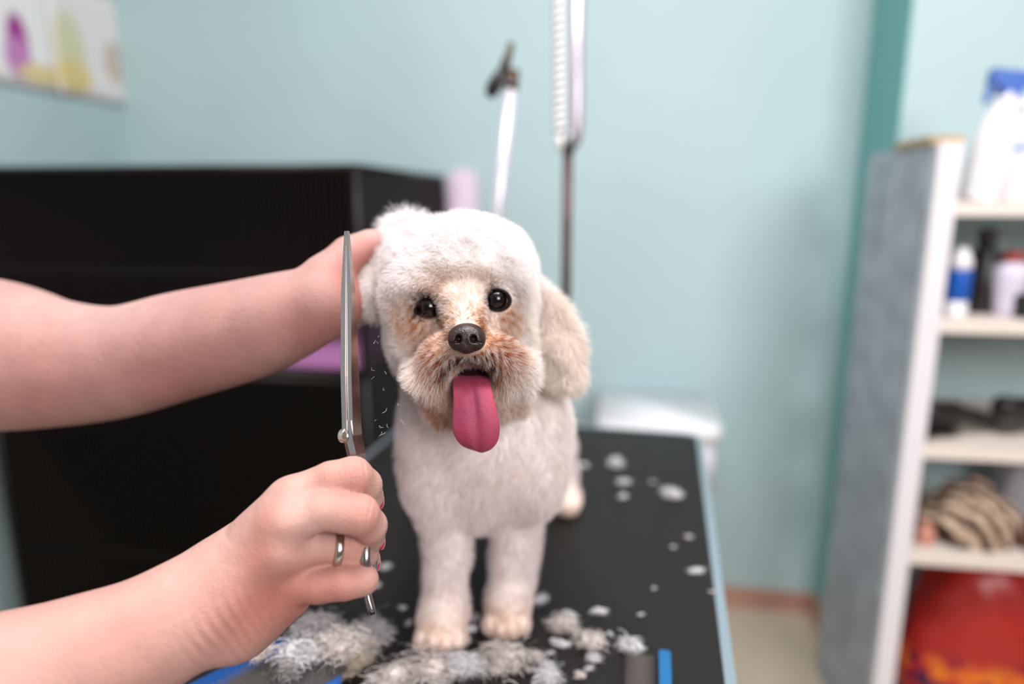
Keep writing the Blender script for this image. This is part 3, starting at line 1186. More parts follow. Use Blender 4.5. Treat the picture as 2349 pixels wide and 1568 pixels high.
def coat(p):
    c = np.tile(C_white, (len(p), 1))
    c = mixc(c, C_pink, 0.35 * np.clip((P(1100, 930, .5)[2] - p[:, 2]) / 0.06, 0, 1))
    ear = gauss(p, P(1295, 770, .525), 0.030) + gauss(p, P(850, 680, .54), 0.022) + gauss(p, P(1310, 860, .525), 0.02)
    c = mixc(c, C_cream, 0.7 * np.clip(ear * 1.3, 0, 1))
    for q in (paw_l, paw_r, hind_r):
        c = mixc(c, lin((240, 210, 180)), 0.6 * gauss(p, q + np.array([0, -.012, 0.010]), 0.017))
    c = mixc(c, C_cream, 0.85 * gauss(p, P(1062, 770, 0.45), 0.028))
    for px, py, d, s, w in ((1006, 672, .462, .008, .65), (1034, 662, .462, .008, .35), (1104, 662, .462, .007, .35), (950, 730, .468, .010, .75), (965, 760, .468, .010, .5),
                            (1170, 720, .468, .007, .75), (1178, 750, .468, .007, .5)):
        c = mixc(c, C_tan, w * gauss(p, P(px, py, d), s))
    for px, py, d, s, w in ((1020, 780, .446, .010, .8), (1008, 815, .446, .010, .85), (1025, 750, .446, .008, .6), (1110, 762, .443, .010, .95), (1140, 775, .446, .012, .95),
                            (1150, 800, .450, .009, .85), (1140, 835, .446, .010, .8), (1012, 840, .446, .010, .8), (1090, 748, .440, .008, .7), (1078, 815, .436, .010, .55)):
        c = mixc(c, C_rust if py > 745 else C_tan, w * 0.55 * gauss(p, P(px, py, d), s))
    for px, py, d, s, w in ((1010, 938, .476, .010, .75), (1160, 912, .476, .013, .6), (1030, 910, .470, .012, .7), (1090, 940, .472, .014, .4)):
        c = mixc(c, C_tan, w * gauss(p, P(px, py, d), s))
    c = mixc(c, C_rust, 0.6 * gauss(p, P(1008, 945, .476), 0.006))
    for px, py, d, s, w in ((1040, 842, .440, .006, .7), (1080, 838, .436, .0085, .65), (1120, 842, .440, .006, .7)):
        c = mixc(c, lin((66, 38, 26)), w * gauss(p, P(px, py, d), s))
    for e, w in ((EYE_R, .2), (EYE_L, .5)):
        q = (p - e) @ np.array(CAX).T
        r = np.sqrt((q[:, 0] / 1.15) ** 2 + q[:, 1] ** 2 + (q[:, 2] * .5) ** 2)
        c = mixc(c, C_dark, 1.25 * np.exp(-np.maximum(r - 0.0066, 0) ** 2 / (2 * (0.0024 * w + .0004) ** 2)))
    c = mixc(c, C_dark, 0.7 * gauss(p, P(1010, 708, .457), 0.0048))
    return c


M_skin_dog = attr_mat('dog_skin', 'tint', rough=0.9, spec=0.1)
M_fur = attr_mat('dog_fur', 'tint', hair=True)
dog = link('dog', np_mesh('dog', V, Q, coat(V)), M_skin_dog)
tag(dog, 'small white curly dog with tan muzzle stains and its tongue out, standing on the table', 'dog')


def grow(name, V, Q, N, count, weight, length, comb, colorf, rad0, rad1, npt=5, curl=0.25, seed=1, clump=0.5, cfreq=260.0):
    """strands rooted on the surface. weight, length and comb are functions of the root points"""
    g = np.random.default_rng(seed)
    T = np.concatenate([Q[:, [0, 1, 2]], Q[:, [0, 2, 3]]])
    A = 0.5 * np.linalg.norm(np.cross(V[T[:, 1]] - V[T[:, 0]], V[T[:, 2]] - V[T[:, 0]]), axis=1)
    cen = V[T].mean(1)
    w = A * weight(cen, N[T[:, 0]])
    ti = g.choice(len(T), count, p=w / w.sum())
    b = g.random((count, 2))
    fl = b.sum(1) > 1
    b[fl] = 1 - b[fl]
    b3 = np.stack([1 - b.sum(1), b[:, 0], b[:, 1]], 1)
    root = (V[T[ti]] * b3[:, :, None]).sum(1)
    nor = (N[T[ti]] * b3[:, :, None]).sum(1)
    nor /= np.linalg.norm(nor, axis=1)[:, None]
    L = length(root) * g.uniform(0.7, 1.08, count)
    d = nor + comb(root, nor) + g.normal(size=(count, 3)) * 0.22
    cl = wob(root, cfreq, seed + 5)
    cl -= (cl * nor).sum(1)[:, None] * nor
    d += cl * clump
    d /= np.linalg.norm(d, axis=1)[:, None]
    side = np.cross(d, g.normal(size=(count, 3)))
    side /= np.linalg.norm(side, axis=1)[:, None] + 1e-9
    s2 = wob(root, cfreq * 0.6, seed + 9)
    s = np.linspace(0, 1, npt)
    pts = root[:, None, :] - nor[:, None, :] * 0.001 + d[:, None, :] * (L[:, None] * s)[:, :, None]
    bend = (s ** 2)[None, :, None]
    pts += bend * (L * curl)[:, None, None] * (0.6 * side + 0.6 * s2)[:, None, :]
    pts[:, :, 2] -= (L[:, None] * (s ** 2)[None, :] * 0.12)
    hc = bpy.data.hair_curves.new(name)
    hc.add_curves([npt] * count)
    hc.position_data.foreach_set('vector', pts.astype(np.float32).ravel())
    ra = hc.attributes.get('radius') or hc.attributes.new('radius', 'FLOAT', 'POINT')
    ra.data.foreach_set('value', np.tile(np.linspace(rad0, rad1, npt), count).astype(np.float32))
    at = hc.attributes.new('tint', 'FLOAT_COLOR', 'POINT')
    jit = root + wob(root, 900.0, seed + 31) * 0.0016 + g.normal(size=(count, 3)) * 0.0012
    c = colorf(jit)
    # stained hairs stand in streaks among clean ones
    st = np.clip(0.55 + 0.75 * wob(root, 1300.0, seed + 41)[:, 0] + g.normal(0, .25, count), 0, 1.5)[:, None]
    c = np.clip(C_white + (c - C_white) * (0.45 + 0.85 * st), 0.012, 1) * g.uniform(0.92, 1.03, (count, 1))
    c4 = np.ones((count, npt, 4), np.float32)
    c4[:, :, :3] = np.clip(c, 0, 1)[:, None, :]
    at.data.foreach_set('color', c4.ravel())
    hc.materials.append(M_fur)
    o = bpy.data.objects.new(name, hc)
    COL.objects.link(o)
    return o


NOSE = P(1071, 774, 0.4295)
MOUTH = P(1081, 864, 0.446)
HEAD_Z = P(1060, 930, .5)[2]


def keep(p):
    """no fur on the nose, in the mouth, on the eyes or under the paws"""
    q = (p - NOSE) @ np.array(CAX).T
    k = (np.sqrt((q[:, 0] / 1.25) ** 2 + (q[:, 1] / 1.05) ** 2 + (q[:, 2] / 1.6) ** 2) > 0.0098).astype(float)
    q = (p - MOUTH) @ np.array(CAX).T
    k *= np.sqrt((q[:, 0] / 1.7) ** 2 + (q[:, 1] / 1.1) ** 2 + (q[:, 2] / 2.2) ** 2) > 0.0103
    for e, r in ((EYE_R, 0.0074), (EYE_L, 0.0064)):
        q = (p - e) @ np.array(CAX).T
        k *= np.sqrt((q[:, 0]) ** 2 + (q[:, 1] / 0.92) ** 2 + (q[:, 2] / 1.5) ** 2) > r
    k *= p[:, 2] > TZ + 0.004
    return k


def head_w(p):
    return 1 / (1 + np.exp(-(p[:, 2] - HEAD_Z) / 0.008)) * (np.abs(p[:, 1] - 0.48) < 0.12)


def face(p):
    """1 on the short haired middle of the face"""
    return np.clip(gauss(p, P(1064, 715, .45), 0.022) * 1.2 + gauss(p, P(1070, 790, .44), 0.018) + 0.8 * gauss(p, P(985, 715, .458), 0.012) + 0.8 * gauss(p, P(1140, 700, .458), 0.012), 0, 1)


def earw(p):
    return np.clip(gauss(p, P(1290, 790, .527), 0.03) * 1.4 + gauss(p, P(1310, 860, .526), 0.022) + gauss(p, P(855, 690, .545), .02) + gauss(p, P(910, 505, .535), .02), 0, 1)


def f_weight(p, n):
    tocam = CAMP - p
    tocam /= np.linalg.norm(tocam, axis=1)[:, None]
    facing = (n * tocam).sum(1)
    w = np.where(facing > -0.35, 1.0, 0.22)
    return keep(p) * w * (0.28 + 0.4 * np.clip((TZ + 0.035 - p[:, 2]) / 0.02, 0, 1) + 0.9 * head_w(p) + 0.9 * face(p)) + 1e-9


def f_len(p):
    L = 0.0070 + 0.0030 * head_w(p)
    f = face(p)
    L = L * (1 - f) + f * 0.0055
    L += 0.0035 * earw(p)
    mo = gauss(p, P(1000, 840, .455), .012) + gauss(p, P(1145, 835, .455), .012)
    L += 0.005 * np.clip(mo, 0, 1)
    L *= 1 - 0.45 * gauss(p, MOUTH + UP * 0.012, 0.010)
    L += 0.003 * gauss(p, P(980, 668, .462), .009)
    low = np.clip((TZ + 0.03 - p[:, 2]) / 0.03, 0, 1)
    L *= 1 - 0.5 * low
    for e in (EYE_R, EYE_L):
        q = (p - e) @ np.array(CAX).T
        L *= 1 - 0.7 * np.exp(-(q ** 2).sum(1) / (2 * 0.009 ** 2))
    return L


def f_comb(p, n):
    c = np.zeros_like(p)
    f = face(p)[:, None]
    away = p - NOSE
    away -= (away * n).sum(1)[:, None] * n
    away /= np.linalg.norm(away, axis=1)[:, None] + 1e-6
    c += f * (away * 1.5 - 0.5 * UP)
    mo = np.clip(gauss(p, P(1000, 840, .455), .015) + gauss(p, P(1145, 835, .455), .015), 0, 1)[:, None]
    c += mo * (away * 0.9 - 1.3 * UP)
    c += earw(p)[:, None] * (-1.0 * UP) + (1 - head_w(p))[:, None] * np.array([0, 0, -0.9])
    # hair of the brow falls forward over the eyes
    br = np.clip(gauss(p, P(985, 655, .46), .014) + 0.6 * gauss(p, P(1135, 645, .46), .013), 0, 1)[:, None]
    c += br * (-0.9 * UP - 0.3 * FW)
    # hair lies flat around the eyes and parts at the lips
    for e in (EYE_R, EYE_L):
        q = p - e
        t_ = q - (q * n).sum(1)[:, None] * n
        t_ /= np.linalg.norm(t_, axis=1)[:, None] + 1e-6
        c += np.exp(-(q ** 2).sum(1) / (2 * 0.0085 ** 2))[:, None] * (2.2 * t_ - 0.55 * n)
    return c


fur = grow('fur', V, Q, N, 240000, f_weight, f_len, f_comb, coat, 0.00014, 0.00005, 5, 0.35, 3, 0.22)
fur.parent = dog
tag(fur, 'short fluffy white coat', kind='stuff')

# ---------------------------------------------------------------- eyes
M_eye = mat('dark_wet_eye', (10, 7, 7), rough=0.02, spec=0.5)
M_lid = mat('dark_eyelid', (15, 10, 9), rough=0.6, spec=0.15)


def uv_sphere(bm, c, r, axes=CAX, nu=24, nv=16):
    ax = [np.asarray(a) for a in axes]
    rows = []
    for i in range(nv + 1):
        th = math.pi * i / nv
        row = []
        for j in range(nu):
            ph = 2 * math.pi * j / nu
            q = (math.sin(th) * math.cos(ph) * r[0], math.cos(th) * r[1], math.sin(th) * math.sin(ph) * r[2])
            row.append(bm.verts.new(Vector(c + ax[0] * q[0] + ax[1] * q[1] + ax[2] * q[2])))
            if i in (0, nv):
                row = row * nu
                break
        rows.append(row)
    for i in range(nv):
        for j in range(nu):
            q = [rows[i][j], rows[i][(j + 1) % nu], rows[i + 1][(j + 1) % nu], rows[i + 1][j]]
            q = list(dict.fromkeys(q))
            if len(q) > 2:
                bm.faces.new(q)


def eye(c, r, open_, tilt):
    bm = bmesh.new()
    uv_sphere(bm, c, (r, r, r))
    e = obj('eye', bm, M_eye, dog, True)
    # lids: a ring of skin around the visible opening
    bm = bmesh.new()
    ca, sa = math.cos(tilt), math.sin(tilt)
    rows = []
    n = 28
    for rr, dz in ((1.0, -0.0045), (1.10, -0.0048), (1.2, -0.003), (1.36, 0.002)):
        row = []
        for k in range(n):
            a = 2 * math.pi * k / n
            x = r * 0.98 * rr * math.cos(a) * (1.08)
            y = r * (0.86 * open_ + (rr - 1.0) * 0.9) * math.sin(a)
            x, y = x * ca - y * sa, x * sa + y * ca
            # sit on the ball
            zz = -math.sqrt(max(r * r - min(x * x + y * y, r * r), 0)) if rr == 1.0 else dz
            row.append(bm.verts.new(Vector(c + RT * x + UP * y + FW * (zz if rr == 1.0 else dz))))
        rows.append(row)
    for a, b in zip(rows, rows[1:]):
        for k in range(n):
            bm.faces.new((a[k], a[(k + 1) % n], b[(k + 1) % n], b[k]))
    obj('eyelid', bm, M_lid, dog, True)


eye(EYE_R, 0.0073, 0.95, R(-8))
eye(EYE_L, 0.0077, 0.42, R(16))

# ---------------------------------------------------------------- nose
NF = Field(NOSE - 0.02, NOSE + 0.02, 0.0005)
NF.ell(NOSE + UP * 0.0005, (1.17 * cm, 0.88 * cm, 0.95 * cm), CAX, 0.003)
NF.ell(NOSE + RT * 0.0055 - UP * 0.002 - FW * 0.003, (0.58 * cm, 0.62 * cm, 0.60 * cm), CAX, 0.003)
NF.ell(NOSE - RT * 0.0055 - UP * 0.002 - FW * 0.003, (0.58 * cm, 0.62 * cm, 0.60 * cm), CAX, 0.003)
NF.ell(NOSE - UP * 0.006 - FW * 0.003, (0.42 * cm, 0.42 * cm, 0.5 * cm), CAX, 0.003)
for s in (-1, 1):
    a = NOSE + RT * s * 0.0046 - UP * 0.0008 - FW * 0.0085
    NF.ell(a, (0.20 * cm, 0.25 * cm, 0.50 * cm), CAX, 0.0012, 'cut')
    NF.cap(a - UP * 0.0012, a + RT * s * 0.0048 - UP * 0.0028 + FW * 0.002, 0.0011, 0.0006, 0.001, 'cut')
NF.cap(NOSE - FW * 0.0105 + UP * 0.002, NOSE - FW * 0.009 - UP * 0.011, 0.0005, 0.0009, 0.001, 'cut')
nv_, nq_ = NF.mesh(1)
link('nose', np_mesh('nose', nv_, nq_), mat('brown_nose_leather', (46, 29, 26), rough=0.3, spec=0.5, vary=0.3, scale=120, bump=0.0004, bscale=900), dog)

# ---------------------------------------------------------------- mouth lining and tongue
bm = bmesh.new()
uv_sphere(bm, P(1081, 864, 0.470), (1.9 * cm, 1.5 * cm, 1.0 * cm))
obj('mouth_lining', bm, mat('dark_mouth', (30, 14, 12), rough=0.8, spec=0.1), dog, True)
tongue_rows = [(846, 1080, 34, .478), (858, 1079, 39, .467), (873, 1080, 43, .4515), (895, 1084, 45, .441), (915, 1087, 47, .439), (935, 1089, 50, .438), (955, 1091, 53, .438),
               (975, 1092, 55, .4385), (992, 1093, 54, .4395), (1006, 1094, 50, .441), (1018, 1094, 43, .4425), (1027, 1095, 33, .444), (1033, 1096, 20, .4455), (1036, 1097, 6, .4465)]
bm = bmesh.new()
rows = []
nt_ = 28
for i, (py, px, hw, d) in enumerate(tongue_rows):
    thick = 0.0030 if i < 9 else 0.0030 * max(0.15, 1 - ((i - 8) / 5.2) ** 2)
    row = []
    for k in range(nt_):
        a = 2 * math.pi * k / nt_
        t = math.cos(a)
        front = math.sin(a) > 0
        off = math.copysign(abs(math.sin(a)) ** 0.8, math.sin(a)) * thick
        gx = t - (0.02 + 0.16 * max(0, (py - 860) / 180.0) - 0.08)
        if front:
            off -= 0.0021 * math.exp(-(gx / 0.075) ** 2) * (1 if 0 < i < 13 else 0.3)
            off += 0.0012 * math.exp(-((abs(gx) - 0.4) / 0.3) ** 2)
        row.append(bm.verts.new(Vector(P(px + hw * t, py + 3 * t * (i > 8), d) - FW * off)))
    rows.append(row)
for a, b in zip(rows, rows[1:]):
    for k in range(nt_):
        bm.faces.new((a[k], b[k], b[(k + 1) % nt_], a[(k + 1) % nt_]))
bm.faces.new(rows[0])
bm.faces.new(rows[-1][::-1])
tg = obj('tongue', bm, mat('pink_tongue', (172, 66, 92), rough=0.45, spec=0.4, rgb2=(152, 62, 92), scale=60, bump=0.0005, bscale=1400, sss=0.15), dog, True)
sb = tg.modifiers.new('smooth', 'SUBSURF')
sb.levels = sb.render_levels = 2

# ================================================================== THE GROOMER (arms reaching in from the left)
person = empty('person', (-0.80, 0.42, 0.0))
tag(person, 'bare-armed groomer reaching in from the left, holding scissors and the dog\'s ear', 'person')
bpy.context.view_layer.update()
PERSON_INV = np.array(person.matrix_world.inverted())


def to_person(V):
    return V + PERSON_INV[:3, 3]


C_skin = np.array(lin((188, 147, 136)))
C_rosy = np.array(lin((178, 106, 92)))
C_lite = np.array(lin((196, 159, 148)))

# ---------------------------------------------------------------- right arm: the hand that holds the scissors
P0 = P
K1 = 1.065


def P(px, py, d):                                    # the near arm
    return P0(px, py, d * K1)


H1 = Field((-0.46, 0.24, 0.82), (-0.055, 0.49, 1.13), 0.00125)
H1.rs = K1
wr = P(492, 1372, 0.362)
fa1 = P(330, 1462, 0.350)
fa2 = P(120, 1548, 0.338)
fa3 = P(-150, 1640, 0.325)
fa4 = P(-520, 1740, 0.32)
# forearm and wrist, a little flat
hn = np.array([0.0, 0.95, -0.2])
H1.chain(spline([(fa4, .043), (fa3, .0405), (fa2, .0350), (fa1, .0300), (wr, .0275)], 6), 0.0015, flat=FW, ff=0.88)
mcp = {'i': P(668, 1146, 0.366), 'm': P(645, 1203, 0.356), 'r': P(640, 1270, 0.357), 'p': P(655, 1334, 0.366)}
for f, r0, r1, off in (('i', 0.0165, 0.0118, (40, -60)), ('m', 0.0165, 0.0120, (30, -20)), ('r', 0.0165, 0.0118, (20, 20)), ('p', 0.0165, 0.0110, (20, 62))):
    a = P(500 + off[0], 1368 + off[1], 0.366)
    H1.cap(a, mcp[f], r0, r1, 0.014, flat=FW, ff=0.9)
H1.cap(P(560, 1422, 0.372), P(655, 1362, 0.375), 0.0175, 0.014, 0.014)         # heel of the hand
H1.cap(P(520, 1310, 0.378), P(640, 1190, 0.385), 0.016, 0.013, 0.016)           # thumb side of the palm
H1.cap(P(560, 1340, 0.382), P(650, 1270, 0.385), 0.016, 0.014, 0.016)           # palm
fing = {
    'i': [(mcp['i'], .0116), (P(760, 1100, .366), .0104), (P(808, 1092, .369), .0108), (P(836, 1112, .378), .0099), (P(845, 1138, .388), .0084), (P(842, 1152, .396), .0074)],
    'm': [(mcp['m'], .0120), (P(740, 1170, .355), .0101), (P(824, 1180, .357), .0107), (P(847, 1205, .366), .0096), (P(848, 1230, .377), .0081), (P(843, 1243, .386), .0070)],
    'r': [(mcp['r'], .0116), (P(730, 1256, .364), .0084), (P(806, 1257, .370), .0088), (P(834, 1268, .382), .0082), (P(840, 1283, .393), .0074), (P(842, 1289, .399), .0067)],
    'p': [(mcp['p'], .0112), (P(730, 1340, .364), .0102), (P(790, 1334, .362), .0094), (P(832, 1330, .366), .0085)],
}
# fingers grow out of the hand, each kept apart from its neighbours
for f in 'rpmi':
    pts = fing[f]
    H1.cap(pts[0][0], pts[1][0], pts[0][1], pts[1][1], 0.0040)
    for (a, ra), (b, rb) in zip(pts[1:], pts[2:]):
        H1.cap(a, b, ra, rb, 0.0012)
# knuckles and tendons on the back of the hand
for (x0, y0, x1, y1, d0, d1) in ((560, 1262, 650, 1198, .356, .3490), (555, 1310, 640, 1268, .357, .3500), (580, 1215, 672, 1138, .365, .3585)):
    H1.cap(P(x0, y0, d0), P(x1, y1, d1), .0045, .0062, 0.010)
# thumb behind the fingers
for (a, ra), (b, rb) in zip([(P(590, 1290, .392), .015), (P(680, 1215, .408), .0125), (P(770, 1190, .418), .0108), (P(815, 1205, .420), .0088)],
                            [(P(680, 1215, .408), .0125), (P(770, 1190, .418), .0108), (P(815, 1205, .420), .0088), (P(830, 1215, .418), .008)]):
    H1.cap(a, b, ra, rb, 0.006)
V1, Q1 = H1.mesh(2)
N1 = normals_of(V1, Q1)
# wrist folds and knuckle wrinkles as small relief
ax = (wr - fa2) / np.linalg.norm(wr - fa2)
t = (V1 - wr) @ ax
g = gauss(V1, P(515, 1462, .345), 0.012)
V1 += N1 * (g * 0.00045 * (1 + 0.6 * wob(V1, 120, 14)[:, 0]) * np.sin(t / 0.0052 * 2 * math.pi + 1.6 * wob(V1, 90, 4)[:, 0]))[:, None]
for c, d0 in ((P(815, 1075, .360), fing['i'][2][0] - fing['i'][1][0]), (P(824, 1172, .347), fing['m'][2][0] - fing['m'][1][0]), (P(806, 1250, .357), fing['r'][2][0] - fing['r'][1][0])):
    d0 = d0 / np.linalg.norm(d0)
    tt = (V1 - c) @ d0
    g = gauss(V1, c, 0.0058)
    V1 += N1 * (g * 0.0006 * np.sin(tt / 0.0028 * 2 * math.pi + wob(V1, 150, 8)[:, 0] * 0.8))[:, None]
V1 += N1 * (wob(V1, 90, 21)[:, 0] * 0.00035)[:, None]


def skin_col(V, spots):
    c = np.tile(C_skin, (len(V), 1))
    c = mixc(c, C_lite, 0.5 + 0.5 * wob(V, 40, 31)[:, 0])
    for q, s, w in spots:
        c = mixc(c, C_rosy, w * gauss(V, q, s))
    return c


sp1 = [(P(615, 1195, .345), .008, .42), (P(600, 1270, .345), .009, .5), (P(820, 1090, .36), .011, .45), (P(835, 1190, .35), .012, .45), (P(700, 1390, .36), .016, .7),
       (P(620, 1360, .35), .014, .6), (P(740, 1110, .36), .012, .35), (P(780, 1340, .355), .014, .5), (P(815, 1250, .36), .008, .4), (P(560, 1420, .35), .016, .55), (P(250, 1500, .32), .03, .3)]
C1 = skin_col(V1, sp1)

P = P0
# ---------------------------------------------------------------- left arm: the hand on the ear
H2 = Field((-0.62, 0.40, 0.96), (-0.075, 0.70, 1.26), 0.002)
wl_ = P(744, 692, 0.500)
el = P(235, 835, 0.560)
arm2 = [(P(-420, 812, .60), .072), (P(-60, 812, .585), .0665), (P(120, 832, .572), .0535), (P(270, 830, .560), .0455), (P(420, 792, .545), .0425), (P(560, 758, .527), .0385), (P(660, 725, .512), .0330), (wl_, .0265)]
H2.chain(spline(arm2, 7), 0.0015)
# palm turned to the lens, fingers running behind the ear
H2.cap(wl_, P(794, 680, 0.530), 0.0235, 0.020, 0.010, flat=FW, ff=0.7)
H2.cap(wl_, P(788, 710, 0.528), 0.020, 0.018, 0.010, flat=FW, ff=0.7)
H2.cap(wl_ - FW * .004, P(752, 634, .503), 0.018, .0165, 0.010)
for pts in ([(P(752, 634, .500), .0165), (P(800, 583, .508), .0135), (P(848, 560, .524), .0112), (P(885, 552, .540), .0100)],            # thumb
            [(P(786, 664, .534), .0125), (P(822, 646, .530), .0105), (P(868, 632, .545), .0095), (P(900, 640, .555), .0085)],
            [(P(790, 684, .534), .0125), (P(826, 672, .530), .0105), (P(872, 662, .545), .0095), (P(905, 672, .555), .0085)],
            [(P(788, 706, .534), .0115), (P(824, 700, .532), .0102), (P(868, 690, .546), .0092), (P(900, 700, .556), .0082)],
            [(P(780, 726, .534), .0105), (P(814, 722, .534), .0092), (P(845, 716, .548), .0082), (P(872, 715, .556), .0075)]):
    H2.cap(pts[0][0], pts[1][0], pts[0][1], pts[1][1], 0.004)
    for (a, ra), (b, rb) in zip(pts[1:], pts[2:]):
        H2.cap(a, b, ra, rb, 0.0015)
V2, Q2 = H2.mesh(2)
N2 = normals_of(V2, Q2)
sp2 = [(P(800, 640, .50), .014, .9), (P(790, 720, .50), .014, .9), (P(840, 690, .50), .015, .9), (P(838, 585, .51), .010, .7), (P(560, 800, .52), .025, .5), (P(420, 900, .53), .03, .5),
       (P(100, 900, .54), .035, .45), (P(700, 740, .49), .02, .5)]
C2 = skin_col(V2, sp2) * np.array([0.90, 0.93, 0.98])
C2 = mixc(C2, lin((150, 88, 78)), 0.55 * gauss(V2, P(770, 650, .49), .007))

M_skin = attr_mat('skin', 'tint', rough=0.55, spec=0.25, sss=0.12, bump=0.00022, bscale=900, vary=0.10, scale=45, bump2=0.0003)
P = P0
# red shirt: torso and short sleeves, out of the picture
S = Field((-1.02, 0.02, 0.70), (-0.42, 0.86, 1.50), 0.012)
S.cap((-0.80, 0.42, 0.78), (-0.78, 0.42, 1.22), 0.15, 0.15, 0.06)
S.cap((-0.78, 0.30, 1.33), (-0.78, 0.54, 1.33), 0.085, 0.085, 0.08)
sh_r, sh_l = np.array([-0.77, 0.25, 1.33]), np.array([-0.77, 0.59, 1.33])
e1 = P(-520, 1740, 0.32 * K1)
e2 = P(-420, 830, 0.60)
S.cap(sh_r, e1 + (sh_r - e1) * 0.35, 0.08, 0.062, 0.05)
S.cap(sh_l, e2 + (sh_l - e2) * 0.05, 0.08, 0.068, 0.05)
S.cap((-0.78, 0.42, 1.35), (-0.78, 0.42, 1.43), 0.07, 0.062, 0.06)
vs_, qs_ = S.mesh(1)
link('shirt', np_mesh('shirt', to_person(vs_), qs_), mat('red_cotton', (176, 52, 60), rough=0.85, vary=0.1, scale=40, bump=0.002, bscale=30), person)
# upper arms inside the sleeves belong to the same skin
UA = Field((-0.85, 0.15, 0.80), (-0.38, 0.72, 1.42), 0.006)
UA.cap(e1, sh_r, 0.043, 0.052, 0.01)
UA.cap(e2, sh_l, 0.054, 0.056, 0.01)
vu, qu = UA.mesh(1)
Va = to_person(np.concatenate([V1, V2, vu]))
Qa = np.concatenate([Q1, Q2 + len(V1), qu + len(V1) + len(V2)])
link('body', np_mesh('body', Va, Qa, np.concatenate([C1, C2, np.tile(C_skin, (len(vu), 1))])), M_skin, person)

# nails with pink-red lacquer
M_nail = mat('raspberry_nail_lacquer', (196, 34, 84), rough=0.12, spec=0.6, coat=0.6)


def nail(c, n, d, w, l):
    n = np.asarray(n, float) / np.linalg.norm(n)
    d = np.asarray(d, float)
    d = d - n * (d @ n)
    d /= np.linalg.norm(d)
    bm = bmesh.new()
    uv_sphere(bm, to_person(np.asarray(c)), (w, l, 0.0022), (np.cross(d, n), d, n), 14, 10)
    obj('nail', bm, M_nail, person, True)


for px, py, d, dn in ((872, 1147, .391, (-5, 18)), (874, 1240, .379, (-7, 16)), (864, 1290, .393, (1, 14))):
    c = P(px, py, d * K1)
    dd = P(px + dn[0], py + dn[1], (d + .006) * K1) - c
    nail(c, RT * 1.0 + UP * 0.05 - FW * 0.1, dd, 0.0050, 0.0062)

# silver ring on the ring finger
a, b = fing['r'][1][0], fing['r'][2][0]
d = (b - a) / np.linalg.norm(b - a)
c0 = a + (b - a) * 0.58
x = np.cross(d, UP)
x /= np.linalg.norm(x)
y = np.cross(d, x)
bm = bmesh.new()
rings = []
for k in range(40):
    an = 2 * math.pi * k / 40
    rad = x * math.cos(an) + y * math.sin(an)
    row = []
    for (rr, zz) in ((.0099, -.0024), (.0112, -.0019), (.0116, -.0008), (.0116, .0008), (.0112, .0019), (.0099, .0024)):
        row.append(bm.verts.new(Vector(to_person(c0 + rad * rr + d * zz))))
    rings.append(row)
for k in range(40):
    p_, q_ = rings[k], rings[(k + 1) % 40]
    for j in range(6):
        bm.faces.new((p_[j], p_[(j + 1) % 6], q_[(j + 1) % 6], q_[j]))
tag(obj('finger_ring', bm, mat('white_gold', (206, 200, 190), rough=0.16, metal=1.0), person, True), 'plain silver band on the ring finger')

# ================================================================== SCISSORS


def P(px, py, d):
    return P0(px, py, d * 1.062)


sc = empty('scissors', tuple(P(808, 1000, .388)))
tag(sc, 'long steel grooming scissors held upright in front of the dog', 'scissors')
bpy.context.view_layer.update()
SO = np.array(sc.location)
tip, piv, low = P(796, 530, .392), P(809, 1000, .388), P(846, 1262, .382)
M_blade = mat('polished_steel', (176, 166, 164), rough=0.2, metal=1.0)
M_shank = mat('polished_steel_handle', (176, 168, 168), rough=0.2, metal=1.0)


def ribbon(path, wdir, ndir, prof):
    """solid bar along path; prof gives (half width, near and far face offset) at each point"""
    bm = bmesh.new()
    rows = []
    for p, (w0, w1, n0, n1) in zip(path, prof):
        row = [(w0, n0), (w1, n0), (w1 + (0.0004 if w1 > w0 else 0), (n0 + n1) / 2), (w1, n1), (w0, n1)]
        rows.append([bm.verts.new(Vector(p - SO + wdir * a + ndir * b)) for a, b in row])
    for a, b in zip(rows, rows[1:]):
        for k in range(5):
            bm.faces.new((a[k], a[(k + 1) % 5], b[(k + 1) % 5], b[k]))
    bm.faces.new(rows[0][::-1])
    bm.faces.new(rows[-1])
    return bm


Ld = (piv - tip) / np.linalg.norm(piv - tip)
th = R(68)                                                   # how far the flat of the blades is turned from the lens
Wd = FW * math.sin(th) + RT * math.cos(th)
Wd = Wd - Ld * (Wd @ Ld)
Wd /= np.linalg.norm(Wd)
Nd = np.cross(Ld, Wd)
Nd /= np.linalg.norm(Nd)
if Nd @ RT < 0:
    Nd = -Nd
n_ = 24
ss = [i / n_ for i in range(n_ + 1)]
path = [tip + (piv - tip) * s for s in ss]
# blade nearer the screw (left) and the blade behind it (right)
pa = [(-0.0005 - 0.0052 * min(1, s * 1.25 + .12), 0.0012 + 0.0024 * s, -0.0010 - 0.0024 * min(1, s * 3 + .1), -0.0001) for s in ss]
blade = obj('blade', ribbon(path, Wd, Nd, pa), M_blade, sc, bevel=0.0003)
pb = [(-0.0003 - 0.0042 * min(1, s * 1.25 + .12), 0.0010 + 0.0036 * s, 0.0001, 0.0009 + 0.0026 * min(1, s * 3 + .1)) for s in ss]
obj('blade', ribbon(path, Wd, Nd, pb), M_blade, sc, bevel=0.0003)
